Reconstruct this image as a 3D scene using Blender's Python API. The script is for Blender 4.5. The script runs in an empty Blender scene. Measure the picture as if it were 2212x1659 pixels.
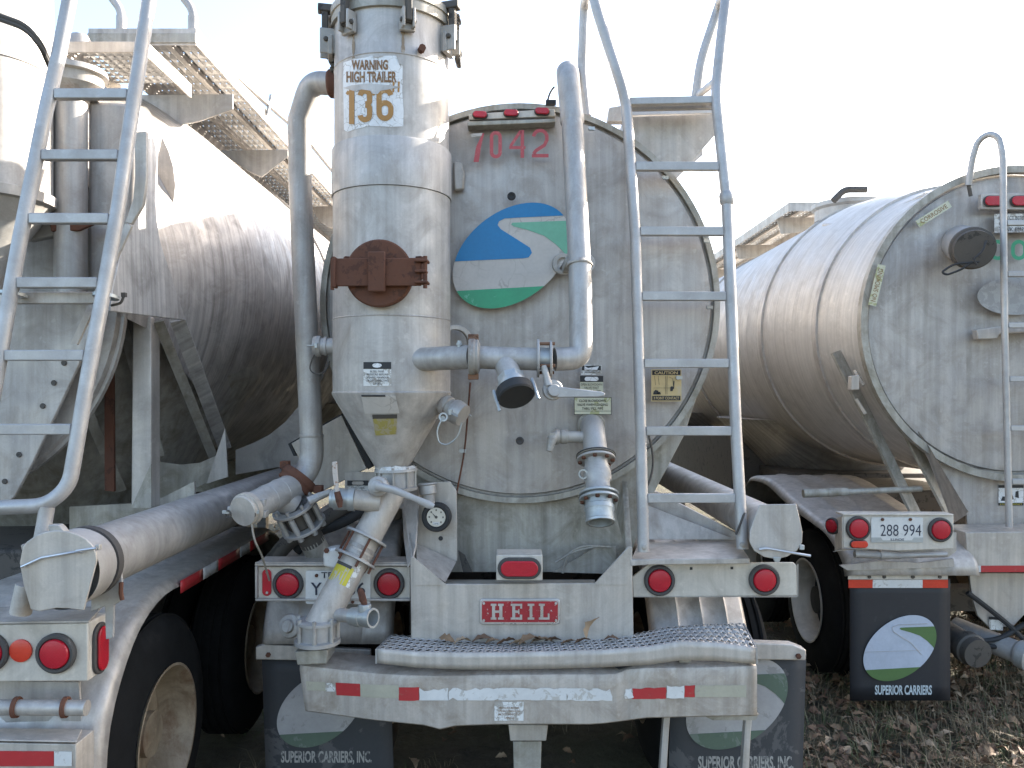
import bpy, bmesh, math, random
from mathutils import Vector, Matrix
random.seed(7)
PI = math.pi
R = math.radians
V = Vector
# ------------------------------------------------------------------ camera, sky, sun, exposure
sc = bpy.context.scene
F, U0, V0, EYE = 1723.0, 1106.0, 850.0, 2.0      # survey of the photograph: focal length, vanishing point, eye height
cam = bpy.data.cameras.new("camera"); camo = bpy.data.objects.new("camera", cam); sc.collection.objects.link(camo)
camo.location = (0, 0, EYE); camo.rotation_euler = (PI/2, 0, 0)
cam.sensor_width = 36; cam.lens = 36*F/2212; cam.shift_y = 20.5/2212
cam.clip_start = 0.05; cam.clip_end = 4000
sc.camera = camo
SUN_AZ, SUN_EL = 57.0, 25.2                      # degrees right of the view axis, degrees up
wd = bpy.data.worlds.new("World"); sc.world = wd; wd.use_nodes = True
nt = wd.node_tree; bg = nt.nodes["Background"]
sky = nt.nodes.new("ShaderNodeTexSky"); sky.sky_type = 'NISHITA'; sky.sun_disc = False
sky.sun_elevation = R(SUN_EL); sky.sun_rotation = R(SUN_AZ); sky.air_density = 1.0; sky.dust_density = 2.5; sky.ozone_density = 1.0
nt.links.new(sky.outputs[0], bg.inputs[0]); bg.inputs[1].default_value = 0.15
sl = bpy.data.lights.new("sun", 'SUN'); sl.energy = 5.0; sl.angle = R(0.5); sl.color = (1.0, 0.94, 0.84)
so = bpy.data.objects.new("sun", sl); sc.collection.objects.link(so)
sd = V((math.sin(R(SUN_AZ))*math.cos(R(SUN_EL)), math.cos(R(SUN_AZ))*math.cos(R(SUN_EL)), math.sin(R(SUN_EL))))
so.rotation_euler = sd.to_track_quat('Z', 'Y').to_euler(); so.location = (20, 15, 15)
sc.view_settings.view_transform = 'Standard'; sc.view_settings.look = 'None'
sc.view_settings.exposure = 2.05; sc.view_settings.gamma = 1.0
try: sc.view_settings.use_curve_mapping = False
except Exception: pass
sc.cycles.max_bounces = 6; sc.cycles.diffuse_bounces = 4; sc.cycles.glossy_bounces = 3

# ------------------------------------------------------------------ helpers
def W(u, v, Y):                                   # survey reading (2212 wide) at distance Y -> metres
    return V(((u-U0)/F*Y, Y, EYE+(V0-v)/F*Y))
OFF = {}
class B:
    def __init__(s): s.bm = bmesh.new()
    def face(s, vs):
        try: return s.bm.faces.new(vs)
        except ValueError: return None
    def poly(s, pts): return s.face([s.bm.verts.new(p) for p in pts])
    def prism(s, pts, vec):
        vec = V(vec); n = len(pts)
        a = [s.bm.verts.new(V(p)) for p in pts]; b = [s.bm.verts.new(V(p)+vec) for p in pts]
        s.face(a); s.face(b[::-1])
        for i in range(n): s.face([a[i], a[(i+1) % n], b[(i+1) % n], b[i]])
        return s
    def px(s, uv, Y, d):                          # outline read at distance Y, given real depth d
        return s.prism([W(u, v, Y) for u, v in uv], (0, d, 0))
    def rect(s, u0, v0, u1, v1, Y, d): return s.px([(u0, v0), (u1, v0), (u1, v1), (u0, v1)], Y, d)
    def box(s, c, sz, M=None):
        c = V(c); x, y, z = sz[0]/2, sz[1]/2, sz[2]/2
        P = [V(p) for p in ((-x,-y,-z),(x,-y,-z),(x,y,-z),(-x,y,-z),(-x,-y,z),(x,-y,z),(x,y,z),(-x,y,z))]
        if M: P = [M @ p for p in P]
        v = [s.bm.verts.new(c+p) for p in P]
        for f in ((0,3,2,1),(4,5,6,7),(0,1,5,4),(1,2,6,5),(2,3,7,6),(3,0,4,7)): s.face([v[i] for i in f])
        return s
    def bar(s, p, q, w, h, up=(0, 0, 1)):         # square bar from p to q
        p, q = V(p), V(q); d = (q-p).normalized(); up = V(up)
        a = d.cross(up)
        if a.length < 1e-4: a = d.cross(V((1, 0, 0)))
        a.normalize(); b = a.cross(d)
        c = [p+a*sx*w/2+b*sz*h/2 for sx, sz in ((-1,-1),(1,-1),(1,1),(-1,1))]
        return s.prism(c, q-p)
    def tube(s, pts, r, n=14, cap=True):
        pts = [V(p) for p in pts]; m = len(pts)
        rr = r if isinstance(r, (list, tuple)) else [r]*m
        t = [(pts[min(i+1, m-1)]-pts[max(i-1, 0)]).normalized() for i in range(m)]
        a = t[0].cross(V((0, 0, 1)))
        if a.length < .05: a = t[0].cross(V((1, 0, 0)))
        a.normalize(); rings = []
        for i in range(m):
            a = (a-t[i]*a.dot(t[i])).normalized(); b = t[i].cross(a)
            rings.append([s.bm.verts.new(pts[i]+a*rr[i]*math.cos(2*PI*k/n)+b*rr[i]*math.sin(2*PI*k/n)) for k in range(n)])
        for i in range(m-1):
            for k in range(n): s.face([rings[i][k], rings[i][(k+1) % n], rings[i+1][(k+1) % n], rings[i+1][k]])
        if cap: s.face(rings[0][::-1]); s.face(rings[-1])
        return s
    def cyl(s, p, q, r0, r1=None, n=24, cap=True): return s.tube([p, q], [r0, r0 if r1 is None else r1], n, cap)
    def lathe(s, o, ax, prof, n=32, c0=True, c1=True):   # prof: (distance along axis, radius)
        o, ax = V(o), V(ax).normalized()
        a = ax.cross(V((0, 0, 1)))
        if a.length < .05: a = ax.cross(V((0, 1, 0)))
        a.normalize(); b = ax.cross(a); rings = []
        for h, r in prof:
            rings.append([s.bm.verts.new(o+ax*h+(a*math.cos(2*PI*k/n)+b*math.sin(2*PI*k/n))*max(r, 1e-4)) for k in range(n)])
        for i in range(len(prof)-1):
            for k in range(n): s.face([rings[i][k], rings[i][(k+1) % n], rings[i+1][(k+1) % n], rings[i+1][k]])
        if c0: s.face(rings[0][::-1])
        if c1: s.face(rings[-1])
        return s
    def ann(s, o, ax, r0, r1, h, n=28):           # flat ring of thickness h
        return s.lathe(o, ax, [(0, r0), (0, r1), (h, r1), (h, r0), (0, r0)], n, False, False)
    def sheet(s, f, nx, ny):                      # grid surface f(s,t)
        g = [[s.bm.verts.new(f(i/nx, j/ny)) for i in range(nx+1)] for j in range(ny+1)]
        for j in range(ny):
            for i in range(nx): s.face([g[j][i], g[j][i+1], g[j+1][i+1], g[j+1][i]])
        return s
    def grating(s, f, nx, ny, lift, hole=.58):    # sheet with a raised, holed tooth per cell
        up = V(lift)
        for j in range(ny):
            for i in range(nx):
                c = [s.bm.verts.new(f((i+a)/nx, (j+b)/ny)) for a, b in ((0,0),(1,0),(1,1),(0,1))]
                ctr = f((i+.5)/nx, (j+.5)/ny)
                h = [s.bm.verts.new(ctr+(f((i+a)/nx, (j+b)/ny)-ctr)*hole*2*.5+up) for a, b in ((.5,0.02),(.98,.5),(.5,.98),(.02,.5))]
                for k in range(4):
                    s.face([c[k], c[(k+1) % 4], h[k]]); s.face([c[(k+1) % 4], h[(k+1) % 4], h[k]])
        return s
def bend(pts, rad, n=6):                          # round the corners of a polyline
    pts = [V(p) for p in pts]; out = [pts[0]]
    for i in range(1, len(pts)-1):
        a, b, c = pts[i-1], pts[i], pts[i+1]
        r = min(rad, (a-b).length*.48, (c-b).length*.48)
        p, q = b+(a-b).normalized()*r, b+(c-b).normalized()*r
        for k in range(n+1):
            t = k/n; out.append(p*(1-t)**2+b*2*t*(1-t)+q*t*t)
    out.append(pts[-1]); return out
def part(name, b, m, parent=None, bev=0, smooth=35, solid=0):
    bm = b.bm
    bmesh.ops.recalc_face_normals(bm, faces=bm.faces[:])
    off = OFF.get(parent.name, V((0, 0, 0))) if parent else V((0, 0, 0))
    if off.length: bmesh.ops.translate(bm, verts=bm.verts[:], vec=-off)
    me = bpy.data.meshes.new(name); bm.to_mesh(me); bm.free()
    if smooth:
        me.polygons.foreach_set("use_smooth", [True]*len(me.polygons)); me.set_sharp_from_angle(angle=R(smooth))
    o = bpy.data.objects.new(name, me); sc.collection.objects.link(o)
    me.materials.append(m)
    if parent: o.parent = parent
    OFF[o.name] = off
    if solid:
        s = o.modifiers.new("thick", 'SOLIDIFY'); s.thickness = solid; s.offset = 0
    if bev:
        k = o.modifiers.new("bevel", 'BEVEL'); k.width = bev; k.segments = 2; k.limit_method = 'ANGLE'; k.angle_limit = R(40)
    return o
def thing(name, label, cat, loc, group=None):
    o = bpy.data.objects.new(name, None); sc.collection.objects.link(o); o.location = loc; o.empty_display_size = .2
    o['label'] = label; o['category'] = cat
    if group: o['group'] = group
    OFF[o.name] = V(loc); return o
def text(body, fmap, m, parent, bold=.0, name='lettering', space=1.0):   # lettering laid on a surface; fmap(s,t) -> point
    cu = bpy.data.curves.new('lettering', 'FONT'); cu.body = body; cu.size = 1; cu.offset = bold; cu.resolution_u = 3
    cu.space_character = space; cu.align_x = 'CENTER'
    o = bpy.data.objects.new('lettering_src', cu); sc.collection.objects.link(o)
    dg = bpy.context.evaluated_depsgraph_get()
    me = bpy.data.meshes.new_from_object(o.evaluated_get(dg))
    bpy.data.objects.remove(o); bpy.data.curves.remove(cu)
    xs = [v.co.x for v in me.vertices]; ys = [v.co.y for v in me.vertices]
    x0, x1, y0, y1 = min(xs), max(xs), min(ys), max(ys)
    b = B(); b.bm.from_mesh(me); bpy.data.meshes.remove(me)
    for v in b.bm.verts: v.co = fmap((v.co.x-x0)/(x1-x0), (v.co.y-y0)/(y1-y0))
    return part(name, b, m, parent, smooth=0)
def flat(u0, v0, u1, v1, Y, skew=0.0):           # map (s,t) onto an upright patch facing the rear
    return lambda s, t: W(u0+s*(u1-u0), v1+t*(v0-v1)+skew*s, Y)
def ribbon(path, w, fmap, b):                    # painted stroke of width w (survey units) along a path
    n = len(path); P = [V((p[0], p[1], 0)) for p in path]; L, Rr = [], []
    for i in range(n):
        t = (P[min(i+1, n-1)]-P[max(i-1, 0)]).normalized(); q = V((-t.y, t.x, 0))*w/2
        L.append(P[i]+q); Rr.append(P[i]-q)
    vl = [b.bm.verts.new(fmap(p.x, p.y)) for p in L]; vr = [b.bm.verts.new(fmap(p.x, p.y)) for p in Rr]
    for i in range(n-1): b.face([vl[i], vl[i+1], vr[i+1], vr[i]])
def arc(cx, cy, rx, ry, a0, a1, n=12): return [(cx+rx*math.cos(R(a0+(a1-a0)*k/n)), cy-ry*math.sin(R(a0+(a1-a0)*k/n))) for k in range(n+1)]
def digit(ch, u0, v0, u1, v1, w, fmap, m, parent, name='lettering'):   # heavy condensed numeral painted inside a box
    b = B(); l, r, t, d = u0+w/2, u1-w/2, v0+w/2, v1-w/2; cx = (l+r)/2; hx = (r-l)/2; h = d-t
    if ch == '0': ribbon(arc(cx, t+hx, hx, hx, 0, 180)+arc(cx, d-hx, hx, hx, 180, 360)+[(r, t+hx)], w, fmap, b)
    if ch == '2': ribbon(arc(cx, t+hx, hx, hx, 175, 0)+[(r, t+h*.38), (r-hx*.35, t+h*.58), (l+hx*.35, t+h*.80), (l, d-w*.5-.2)], w, fmap, b); ribbon([(u0, d), (u1, d)], w, fmap, b)
    if ch == '3': ribbon(arc(cx, t+hx, hx, hx, 175, 0)+arc(cx, t+h*.45-hx*.6, hx, hx*.62, 0, -85), w, fmap, b); ribbon(arc(cx, t+h*.49+hx*.66, hx, hx*.66, 85, 0)+arc(cx, d-hx, hx, hx, 0, -175), w, fmap, b)
    if ch == '6': ribbon(arc(cx, t+hx, hx, hx, 10, 180)+arc(cx, d-hx, hx, hx, 180, 360)+arc(cx, t+h*.45+hx, hx, hx, 0, 150), w, fmap, b)
    if ch == '1': ribbon([(cx+hx*.3, v0), (cx+hx*.3, v1)], w, fmap, b); ribbon([(cx+hx*.3-w/2-.1, v0+w*.55), (u0, v0+w*1.1)], w*.6, fmap, b)
    if ch == '4': x = u1-w*.9; ribbon([(x, v0), (x, v1)], w, fmap, b); ribbon([(x-w/2, v0+w*.3), (u0+w*.4, v0+h*.66)], w*.85, fmap, b); ribbon([(u0, v0+h*.72), (x-w/2-.05, v0+h*.72)], w*.85, fmap, b); ribbon([(x+w/2+.05, v0+h*.72), (u1, v0+h*.72)], w*.85, fmap, b)
    if ch == '"': ribbon([(u0+w*.6, v0), (u0+w*.3, v1)], w, fmap, b); ribbon([(u1-w*.3, v0), (u1-w*.6, v1)], w, fmap, b)
    if ch == "'": ribbon([(cx, v0), (cx-w*.3, v1)], w, fmap, b)
    return part(name, b, M[m], parent, smooth=0)
def clip(sub, con):                              # polygon clipped by a convex polygon (counter-clockwise)
    out = sub
    for i in range(len(con)):
        a, b = con[i], con[(i+1) % len(con)]; inp = out; out = []
        ins = lambda p: (b[0]-a[0])*(p[1]-a[1])-(b[1]-a[1])*(p[0]-a[0]) >= 0
        for j in range(len(inp)):
            p, q = inp[j-1], inp[j]; ip, iq = ins(p), ins(q)
            if ip != iq:
                dp = (b[0]-a[0])*(p[1]-a[1])-(b[1]-a[1])*(p[0]-a[0]); dq = (b[0]-a[0])*(q[1]-a[1])-(b[1]-a[1])*(q[0]-a[0])
                t = dp/(dp-dq); out.append((p[0]+(q[0]-p[0])*t, p[1]+(q[1]-p[1])*t))
            if iq: out.append(q)
    return out

# ------------------------------------------------------------------ materials
def nodes(name):
    m = bpy.data.materials.new(name); m.use_nodes = True; t = m.node_tree
    return m, t, t.nodes["Principled BSDF"]
def mix(t, fac, a, b, mode='MIX'):
    n = t.nodes.new("ShaderNodeMix"); n.data_type = 'RGBA'; n.blend_type = mode
    for i, x in ((0, fac), (6, a), (7, b)):
        if hasattr(x, 'is_linked') or isinstance(x, bpy.types.NodeSocket): t.links.new(x, n.inputs[i])
        elif i == 0: n.inputs[0].default_value = x
        else: n.inputs[i].default_value = (*x, 1)
    return n.outputs[2]
def noise(t, scale, mp=(1, 1, 1), detail=5, rough=.55, dist=0, lo=.35, hi=.65, kind='noise'):
    tc = t.nodes.new("ShaderNodeTexCoord"); mpn = t.nodes.new("ShaderNodeMapping"); mpn.inputs[3].default_value = mp
    t.links.new(tc.outputs["Object"], mpn.inputs[0])
    if kind == 'noise':
        n = t.nodes.new("ShaderNodeTexNoise"); n.inputs["Scale"].default_value = scale; n.inputs["Detail"].default_value = detail
        n.inputs["Roughness"].default_value = rough; n.inputs["Distortion"].default_value = dist; o = n.outputs[0]
    else:
        n = t.nodes.new("ShaderNodeTexVoronoi"); n.feature = 'DISTANCE_TO_EDGE'; n.inputs["Scale"].default_value = scale; o = n.outputs[0]
    if kind == 'v':
        dn = t.nodes.new("ShaderNodeTexNoise"); dn.inputs["Scale"].default_value = scale*.9; dn.inputs["Detail"].default_value = 4; t.links.new(mpn.outputs[0], dn.inputs["Vector"])
        ad = t.nodes.new("ShaderNodeVectorMath"); ad.operation = 'MULTIPLY_ADD'; ad.inputs[1].default_value = (1.1/scale,)*3; t.links.new(dn.outputs[1], ad.inputs[0]); t.links.new(mpn.outputs[0], ad.inputs[2]); t.links.new(ad.outputs[0], n.inputs["Vector"])
    else: t.links.new(mpn.outputs[0], n.inputs["Vector"])
    r = t.nodes.new("ShaderNodeMapRange"); r.inputs[1].default_value = lo; r.inputs[2].default_value = hi
    t.links.new(o, r.inputs[0]); return r.outputs[0]
def scaled(t, sock, k):
    n = t.nodes.new("ShaderNodeMath"); n.operation = 'MULTIPLY'; t.links.new(sock, n.inputs[0]); n.inputs[1].default_value = k; return n.outputs[0]
def metal(name, base, rough=.48, met=.55, streak=.5, axis='z', dirt=(.17,.135,.10), damt=.45, rust=0, bump=.15):
    m, t, p = nodes(name)
    lo = tuple(c*.70 for c in base); hi = tuple(min(1, c*1.22) for c in base)
    st = {'z': (16, 16, .8), 'y': (3, .5, 3), 'x': (.8, 16, 16), 'r': (.35, 26, .35), 'n': (4, 4, 4)}[axis]
    c = mix(t, scaled(t, noise(t, 1.6, st, 6, .6), 1.0), lo, hi)
    c = mix(t, 1-streak, c, base)
    c = mix(t, scaled(t, noise(t, 5, (1, 1, 1), 8, .7, 1.0, .45, .75), damt), c, dirt)
    c = mix(t, scaled(t, noise(t, 1.1, st, 3, .5, 0, .55, .8), damt*.6), c, tuple(x*.75 for x in dirt))
    c = mix(t, scaled(t, noise(t, 130, (1, 1, 1), 2, .6, 0, .3, .75), .16), c, tuple(x*.45 for x in base))
    c = mix(t, scaled(t, noise(t, 22, (1, 1, 1), 3, .6, 0, .62, .70), .25), c, tuple(min(1, x*1.35) for x in base))
    if rust: c = mix(t, scaled(t, noise(t, 7, (1, 1, .5), 8, .75, .6, .60-.12*rust, .72), min(1, rust)), c, (.14, .055, .022))
    t.links.new(c, p.inputs["Base Color"]); p.inputs["Metallic"].default_value = met
    r = t.nodes.new("ShaderNodeMapRange"); r.inputs[3].default_value = rough-.1; r.inputs[4].default_value = rough+.16
    t.links.new(noise(t, 9, (1, 1, 1), 6), r.inputs[0]); t.links.new(r.outputs[0], p.inputs["Roughness"])
    if bump:
        bn = t.nodes.new("ShaderNodeBump"); bn.inputs["Strength"].default_value = bump; bn.inputs["Distance"].default_value = .01
        t.links.new(noise(t, 4, (1, 1, 1), 4, .5, 0, .2, .8), bn.inputs["Height"]); t.links.new(bn.outputs[0], p.inputs["Normal"])
    return m
def paint(name, base, rough=.5, wear=0, wearcol=(.42,.40,.38), wscale=14, crack=0, dirt=.25, ccol=(.30,.27,.23), spec=.5):
    m, t, p = nodes(name)
    c = mix(t, scaled(t, noise(t, 6, (1, 1, 1), 6, .65), dirt), base, tuple(x*.45+.03 for x in base))
    c = mix(t, scaled(t, noise(t, 70, (1, 1, 1), 3), .12), c, tuple(x*.5 for x in base))
    if crack:
        cr = noise(t, crack, (1, 1, 1.0), lo=.006, hi=.036, kind='v'); iv = t.nodes.new("ShaderNodeMath"); iv.operation = 'SUBTRACT'; iv.inputs[0].default_value = 1; iv.use_clamp = True; t.links.new(cr, iv.inputs[1])
        ml = t.nodes.new("ShaderNodeMath"); ml.operation = 'MULTIPLY'; t.links.new(iv.outputs[0], ml.inputs[0]); t.links.new(noise(t, crack*.35, detail=2, lo=.38, hi=.50), ml.inputs[1]); c = mix(t, ml.outputs[0], c, ccol)
    if wear: c = mix(t, noise(t, wscale, (1, 1, 1), 7, .7, .4, .68-.22*wear, .70-.22*wear), c, wearcol)
    t.links.new(c, p.inputs["Base Color"]); p.inputs["Roughness"].default_value = rough
    p.inputs["Specular IOR Level"].default_value = spec
    return m
ALU = (.475, .44, .405)
M = {}
M['alu'] = metal('weathered_aluminium', ALU, .52, .42)
M['alu_head'] = metal('tank_head_aluminium', (.43, .40, .375), .52, .4, .5, 'z', damt=.5)
M['alu_shell'] = metal('tank_shell_aluminium', (.56, .53, .49), .58, .32, .45, 'r', damt=.28)
M['alu_side'] = metal('rain_streaked_aluminium', (.47, .445, .42), .5, .42, .9, 'r', damt=.6, dirt=(.12, .10, .085))
M['alu_warm'] = metal('warm_grey_aluminium', (.50, .455, .405), .55, .35, .5, 'z', damt=.4)
M['bumper'] = metal('stained_bumper_aluminium', (.47, .42, .37), .58, .3, .5, 'z', damt=.8, dirt=(.20, .15, .10))
M['alu_dirty'] = metal('dirty_aluminium', (.40, .375, .33), .6, .35, .6, 'z', damt=.75, dirt=(.13, .11, .06))
M['cast'] = metal('cast_aluminium', (.43, .415, .40), .55, .4, .3, 'n', damt=.4, bump=.3)
M['cast_rust'] = metal('stained_cast_metal', (.42, .40, .37), .6, .35, .3, 'n', damt=.5, rust=.7, bump=.3)
M['pipe'] = metal('pipe_aluminium', (.41, .39, .37), .52, .4, .5, 'z', damt=.4)
M['rail'] = metal('ladder_aluminium', (.44, .425, .415), .5, .42, .3, 'n', damt=.3)
M['step'] = metal('step_aluminium', (.46, .45, .44), .5, .5, .3, 'x', damt=.4)
M['light_face'] = metal('pale_painted_aluminium', (.58, .53, .46), .6, .15, .3, 'z', damt=.4)
M['rust'] = paint('rusted_steel', (.135, .058, .036), .9, .55, (.085, .042, .030), 9, dirt=.5, spec=.2)
M['rust_light'] = paint('orange_rusted_steel', (.20, .10, .055), .85, .6, (.09, .04, .022), 16, dirt=.5)
M['dark_steel'] = paint('dark_grimy_steel', (.075, .065, .055), .7, .5, (.03, .027, .024), 12, dirt=.4)
M['rubber'] = paint('black_rubber', (.022, .022, .023), .75, 0, dirt=.3)
M['tyre'] = paint('dusty_tyre', (.012, .0115, .011), .95, .3, (.02, .019, .018), 6, spec=.12)
M['flap'] = paint('dusty_black_flap', (.040, .041, .045), .7, .55, (.085, .082, .082), 3, dirt=.5)
M['flap_clean'] = paint('black_flap', (.018, .018, .022), .6, .2, (.03, .03, .034), 4)
M['grommet'] = paint('lamp_grommet', (.06, .055, .052), .7, .3, (.12, .11, .10), 20)
M['white'] = paint('white_sticker', (.74, .74, .74), .5, 0, crack=26, dirt=.2)
M['white_worn'] = paint('worn_white_sticker', (.70, .69, .66), .5, .75, (.36, .33, .29), 26, 30)
M['white_logo'] = paint('faded_white_vinyl', (.52, .485, .45), .6, 0, crack=11, dirt=.25, ccol=(.36, .33, .30))
M['blue'] = paint('blue_vinyl', (.008, .185, .42), .5, 0, dirt=.2)
M['green'] = paint('green_vinyl', (.04, .33, .17), .5, .3, (.12, .40, .26), 20, dirt=.3)
M['green_pale'] = paint('faded_green_vinyl', (.16, .42, .29), .55, .4, (.10, .34, .22), 12)
M['black'] = paint('black_print', (.02, .02, .022), .6)
M['brown_print'] = paint('brown_print', (.22, .11, .04), .6, .35, (.36, .25, .14), 25)
M['orange_print'] = paint('faded_orange_print', (.40, .20, .05), .6, .35, (.52, .34, .16), 18)
M['red_print'] = paint('faded_red_number', (.46, .075, .085), .55, .4, (.50, .17, .16), 60)
M['red_tape'] = paint('red_reflective_tape', (.45, .03, .035), .35, .35, (.36, .07, .06), 20)
M['white_tape'] = paint('white_reflective_tape', (.66, .65, .63), .4, .5, (.46, .43, .39), 22)
M['dirty_tape'] = paint('dirty_yellowed_tape', (.42, .39, .30), .5, .4, (.33, .30, .24), 22)
M['badge_red'] = paint('badge_red_enamel', (.36, .02, .03), .35, .26, (.50, .48, .46), 60)
M['badge_silver'] = metal('badge_silver', (.58, .57, .57), .35, .7, .2, 'n', damt=.25)
M['yellow'] = paint('yellow_sticker', (.55, .46, .03), .5, .5, (.45, .42, .30), 24)
M['yellow_dirty'] = paint('dirty_yellow_sticker', (.38, .32, .09), .5, .95, (.36, .31, .20), 22)
M['cream'] = paint('cream_caution_sticker', (.60, .45, .22), .5, .2, (.50, .40, .24), 20)
M['sign_mud'] = paint('algae_stained_sticker', (.55, .54, .40), .5, .5, (.34, .34, .17), 14)
M['plate'] = paint('licence_plate_white', (.66, .65, .62), .4, .3, (.50, .48, .45), 20)
M['plate_print'] = paint('plate_navy_print', (.02, .025, .05), .5)
M['flap_white'] = paint('flap_logo_white', (.40, .385, .38), .65, .5, (.27, .26, .25), 8, dirt=.4)
M['flap_white2'] = paint('flap_logo_pale_blue', (.46, .50, .58), .6, .3, (.38, .42, .50), 8)
M['flap_green'] = paint('flap_logo_dull_green', (.10, .14, .10), .7, .5, (.14, .17, .14), 8)
M['flap_green2'] = paint('flap_logo_green', (.09, .17, .05), .6, .2, (.12, .2, .08), 9)
M['flap_text'] = paint('flap_lettering', (.36, .34, .31), .65, .6, (.14, .135, .13), 30)
M['flap_text2'] = paint('flap_lettering_bright', (.50, .56, .58), .6, .3, (.2, .22, .23), 40)
M['scuff'] = paint('scuffed_patch', (.40, .395, .385), .65, .9, (.30, .295, .29), 16)
M['galv'] = metal('galvanised_fitting', (.44, .46, .46), .45, .6, .2, 'n', damt=.35)
M['glass_face'] = paint('gauge_face', (.66, .61, .52), .25, 0, dirt=.3)
M['wood_white'] = paint('worn_lever_paint', (.55, .48, .42), .7, .5, (.30, .18, .12), 30)
def lens(name, col, sc_=160):
    m, t, p = nodes(name)
    c = mix(t, scaled(t, noise(t, 18, (1, 1, 1), 4), .4), col, tuple(x*.6 for x in col)); t.links.new(c, p.inputs["Base Color"])
    p.inputs["Roughness"].default_value = .32
    bn = t.nodes.new("ShaderNodeBump"); bn.inputs["Strength"].default_value = .5; bn.inputs["Distance"].default_value = .004
    ck = t.nodes.new("ShaderNodeTexChecker"); ck.inputs["Scale"].default_value = sc_
    tc = t.nodes.new("ShaderNodeTexCoord"); t.links.new(tc.outputs["Object"], ck.inputs[0]); t.links.new(ck.outputs[1], bn.inputs["Height"])
    t.links.new(bn.outputs[0], p.inputs["Normal"]); return m
M['lens'] = lens('red_lamp_lens', (.47, .010, .026)); M['lens_dark'] = lens('dark_red_lamp_lens', (.38, .008, .02))
M['lens_orange'] = lens('orange_red_reflector', (.62, .05, .025), 60)

# ------------------------------------------------------------------ the setting
gm, gt, gp = nodes('leafy_ground')
c = mix(gt, noise(gt, .5, (1, 1, 1), 6, .65), (.075, .058, .040), (.13, .105, .072))
c = mix(gt, noise(gt, 9, (1, 1, 1), 8, .75, .5, .4, .62), c, (.045, .034, .024))
c = mix(gt, scaled(gt, noise(gt, 1.3, (1, 1, 1), 4), .5), c, (.12, .125, .055))
gt.links.new(c, gp.inputs["Base Color"]); gp.inputs["Roughness"].default_value = .95
b_ = gt.nodes.new("ShaderNodeBump"); b_.inputs["Strength"].default_value = .9; b_.inputs["Distance"].default_value = .05
gt.links.new(noise(gt, 16, (1, 1, 1), 6, .7), b_.inputs["Height"]); gt.links.new(b_.outputs[0], gp.inputs["Normal"])
from mathutils import noise as mnoise
def ground_z(x, y): return .05*mnoise.noise(V((x*.5, y*.5, 3.1)))+.02*mnoise.noise(V((x*2.1, y*2.1, 0))) if abs(x) < 28 and y < 38 else 0
b = B()
xs = [-1500, -300, -80, -30]+[-10+.25*i for i in range(81)]+[30, 80, 300, 1500]
ys = [-1500, -200, -40, -5]+[.25*i for i in range(81)]+[30, 50, 100, 300, 1500]
b.sheet(lambda s, t: (lambda x, y: V((x, y, ground_z(x, y)-.02)))(xs[round(s*(len(xs)-1))], ys[round(t*(len(ys)-1))]), len(xs)-1, len(ys)-1)
g = part('ground', b, gm); g['kind'] = 'structure'

# ------------------------------------------------------------------ parts every tank trailer shares
def barrel(root, xc, yh, length=10.6, dr=0, dz=0):
    b = B(); n = 72; rings = []
    sec = [(0, .955, 2.447), (.5, 1.08, 2.50), (1.0, 1.19, 2.585), (1.45, 1.262, 2.645), (1.5, 1.27, 2.65)]
    sec += [(1.5+k*(length-3)/12, 1.27, 2.65) for k in range(1, 13)]+[(length-.6, 1.12, 2.62), (length, .9, 2.6)]
    sec = [(y, r-dr*min(1, y/1.5), z-dz*min(1, y/1.5)) for y, r, z in sec]
    for y, r, z in sec:
        rings.append([b.bm.verts.new((xc+r*math.cos(2*PI*k/n), yh+y, z+r*math.sin(2*PI*k/n))) for k in range(n)])
    for i in range(len(rings)-1):
        for k in range(n): b.face([rings[i][k], rings[i][(k+1) % n], rings[i+1][(k+1) % n], rings[i+1][k]])
    b.face(rings[-1])
    tb = part('tank_barrel', b, M['alu_shell'], root, smooth=25)
    for y, r, z in ((.62, 1.118-dr*.41, 2.522-dz*.41), (1.62, 1.285-dr, 2.65-dz), (4.2, 1.285-dr, 2.65-dz), (6.8, 1.285-dr, 2.65-dz)):
        b = B(); b.ann((xc, yh+y, z), (0, 1, 0), r-.04, r+.004, .075, 72); part('weld_band', b, M['alu'], tb)
    for y in (3.0, 5.9, 8.2):                      # hopper bottoms under the barrel
        b = B(); b.lathe((xc, yh+y, 1.75), (0, 0, -1), [(0, 1.15), (.95, .22), (1.02, .22)], 24); part('hopper', b, M['alu_side'], root)
    return tb
def head(root, xc, yh, zc=2.447, r=.955):
    b = B(); b.lathe((xc, yh+.06, zc), (0, -1, 0), [(0, r+.012), (.03, r+.012), (.03, r-.004), (.058, r-.012), (.062, r-.05), (.064, .4), (.064, .001)], 96, False, True)
    return part('tank_head', b, M['alu_head'], root, smooth=20)
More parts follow.
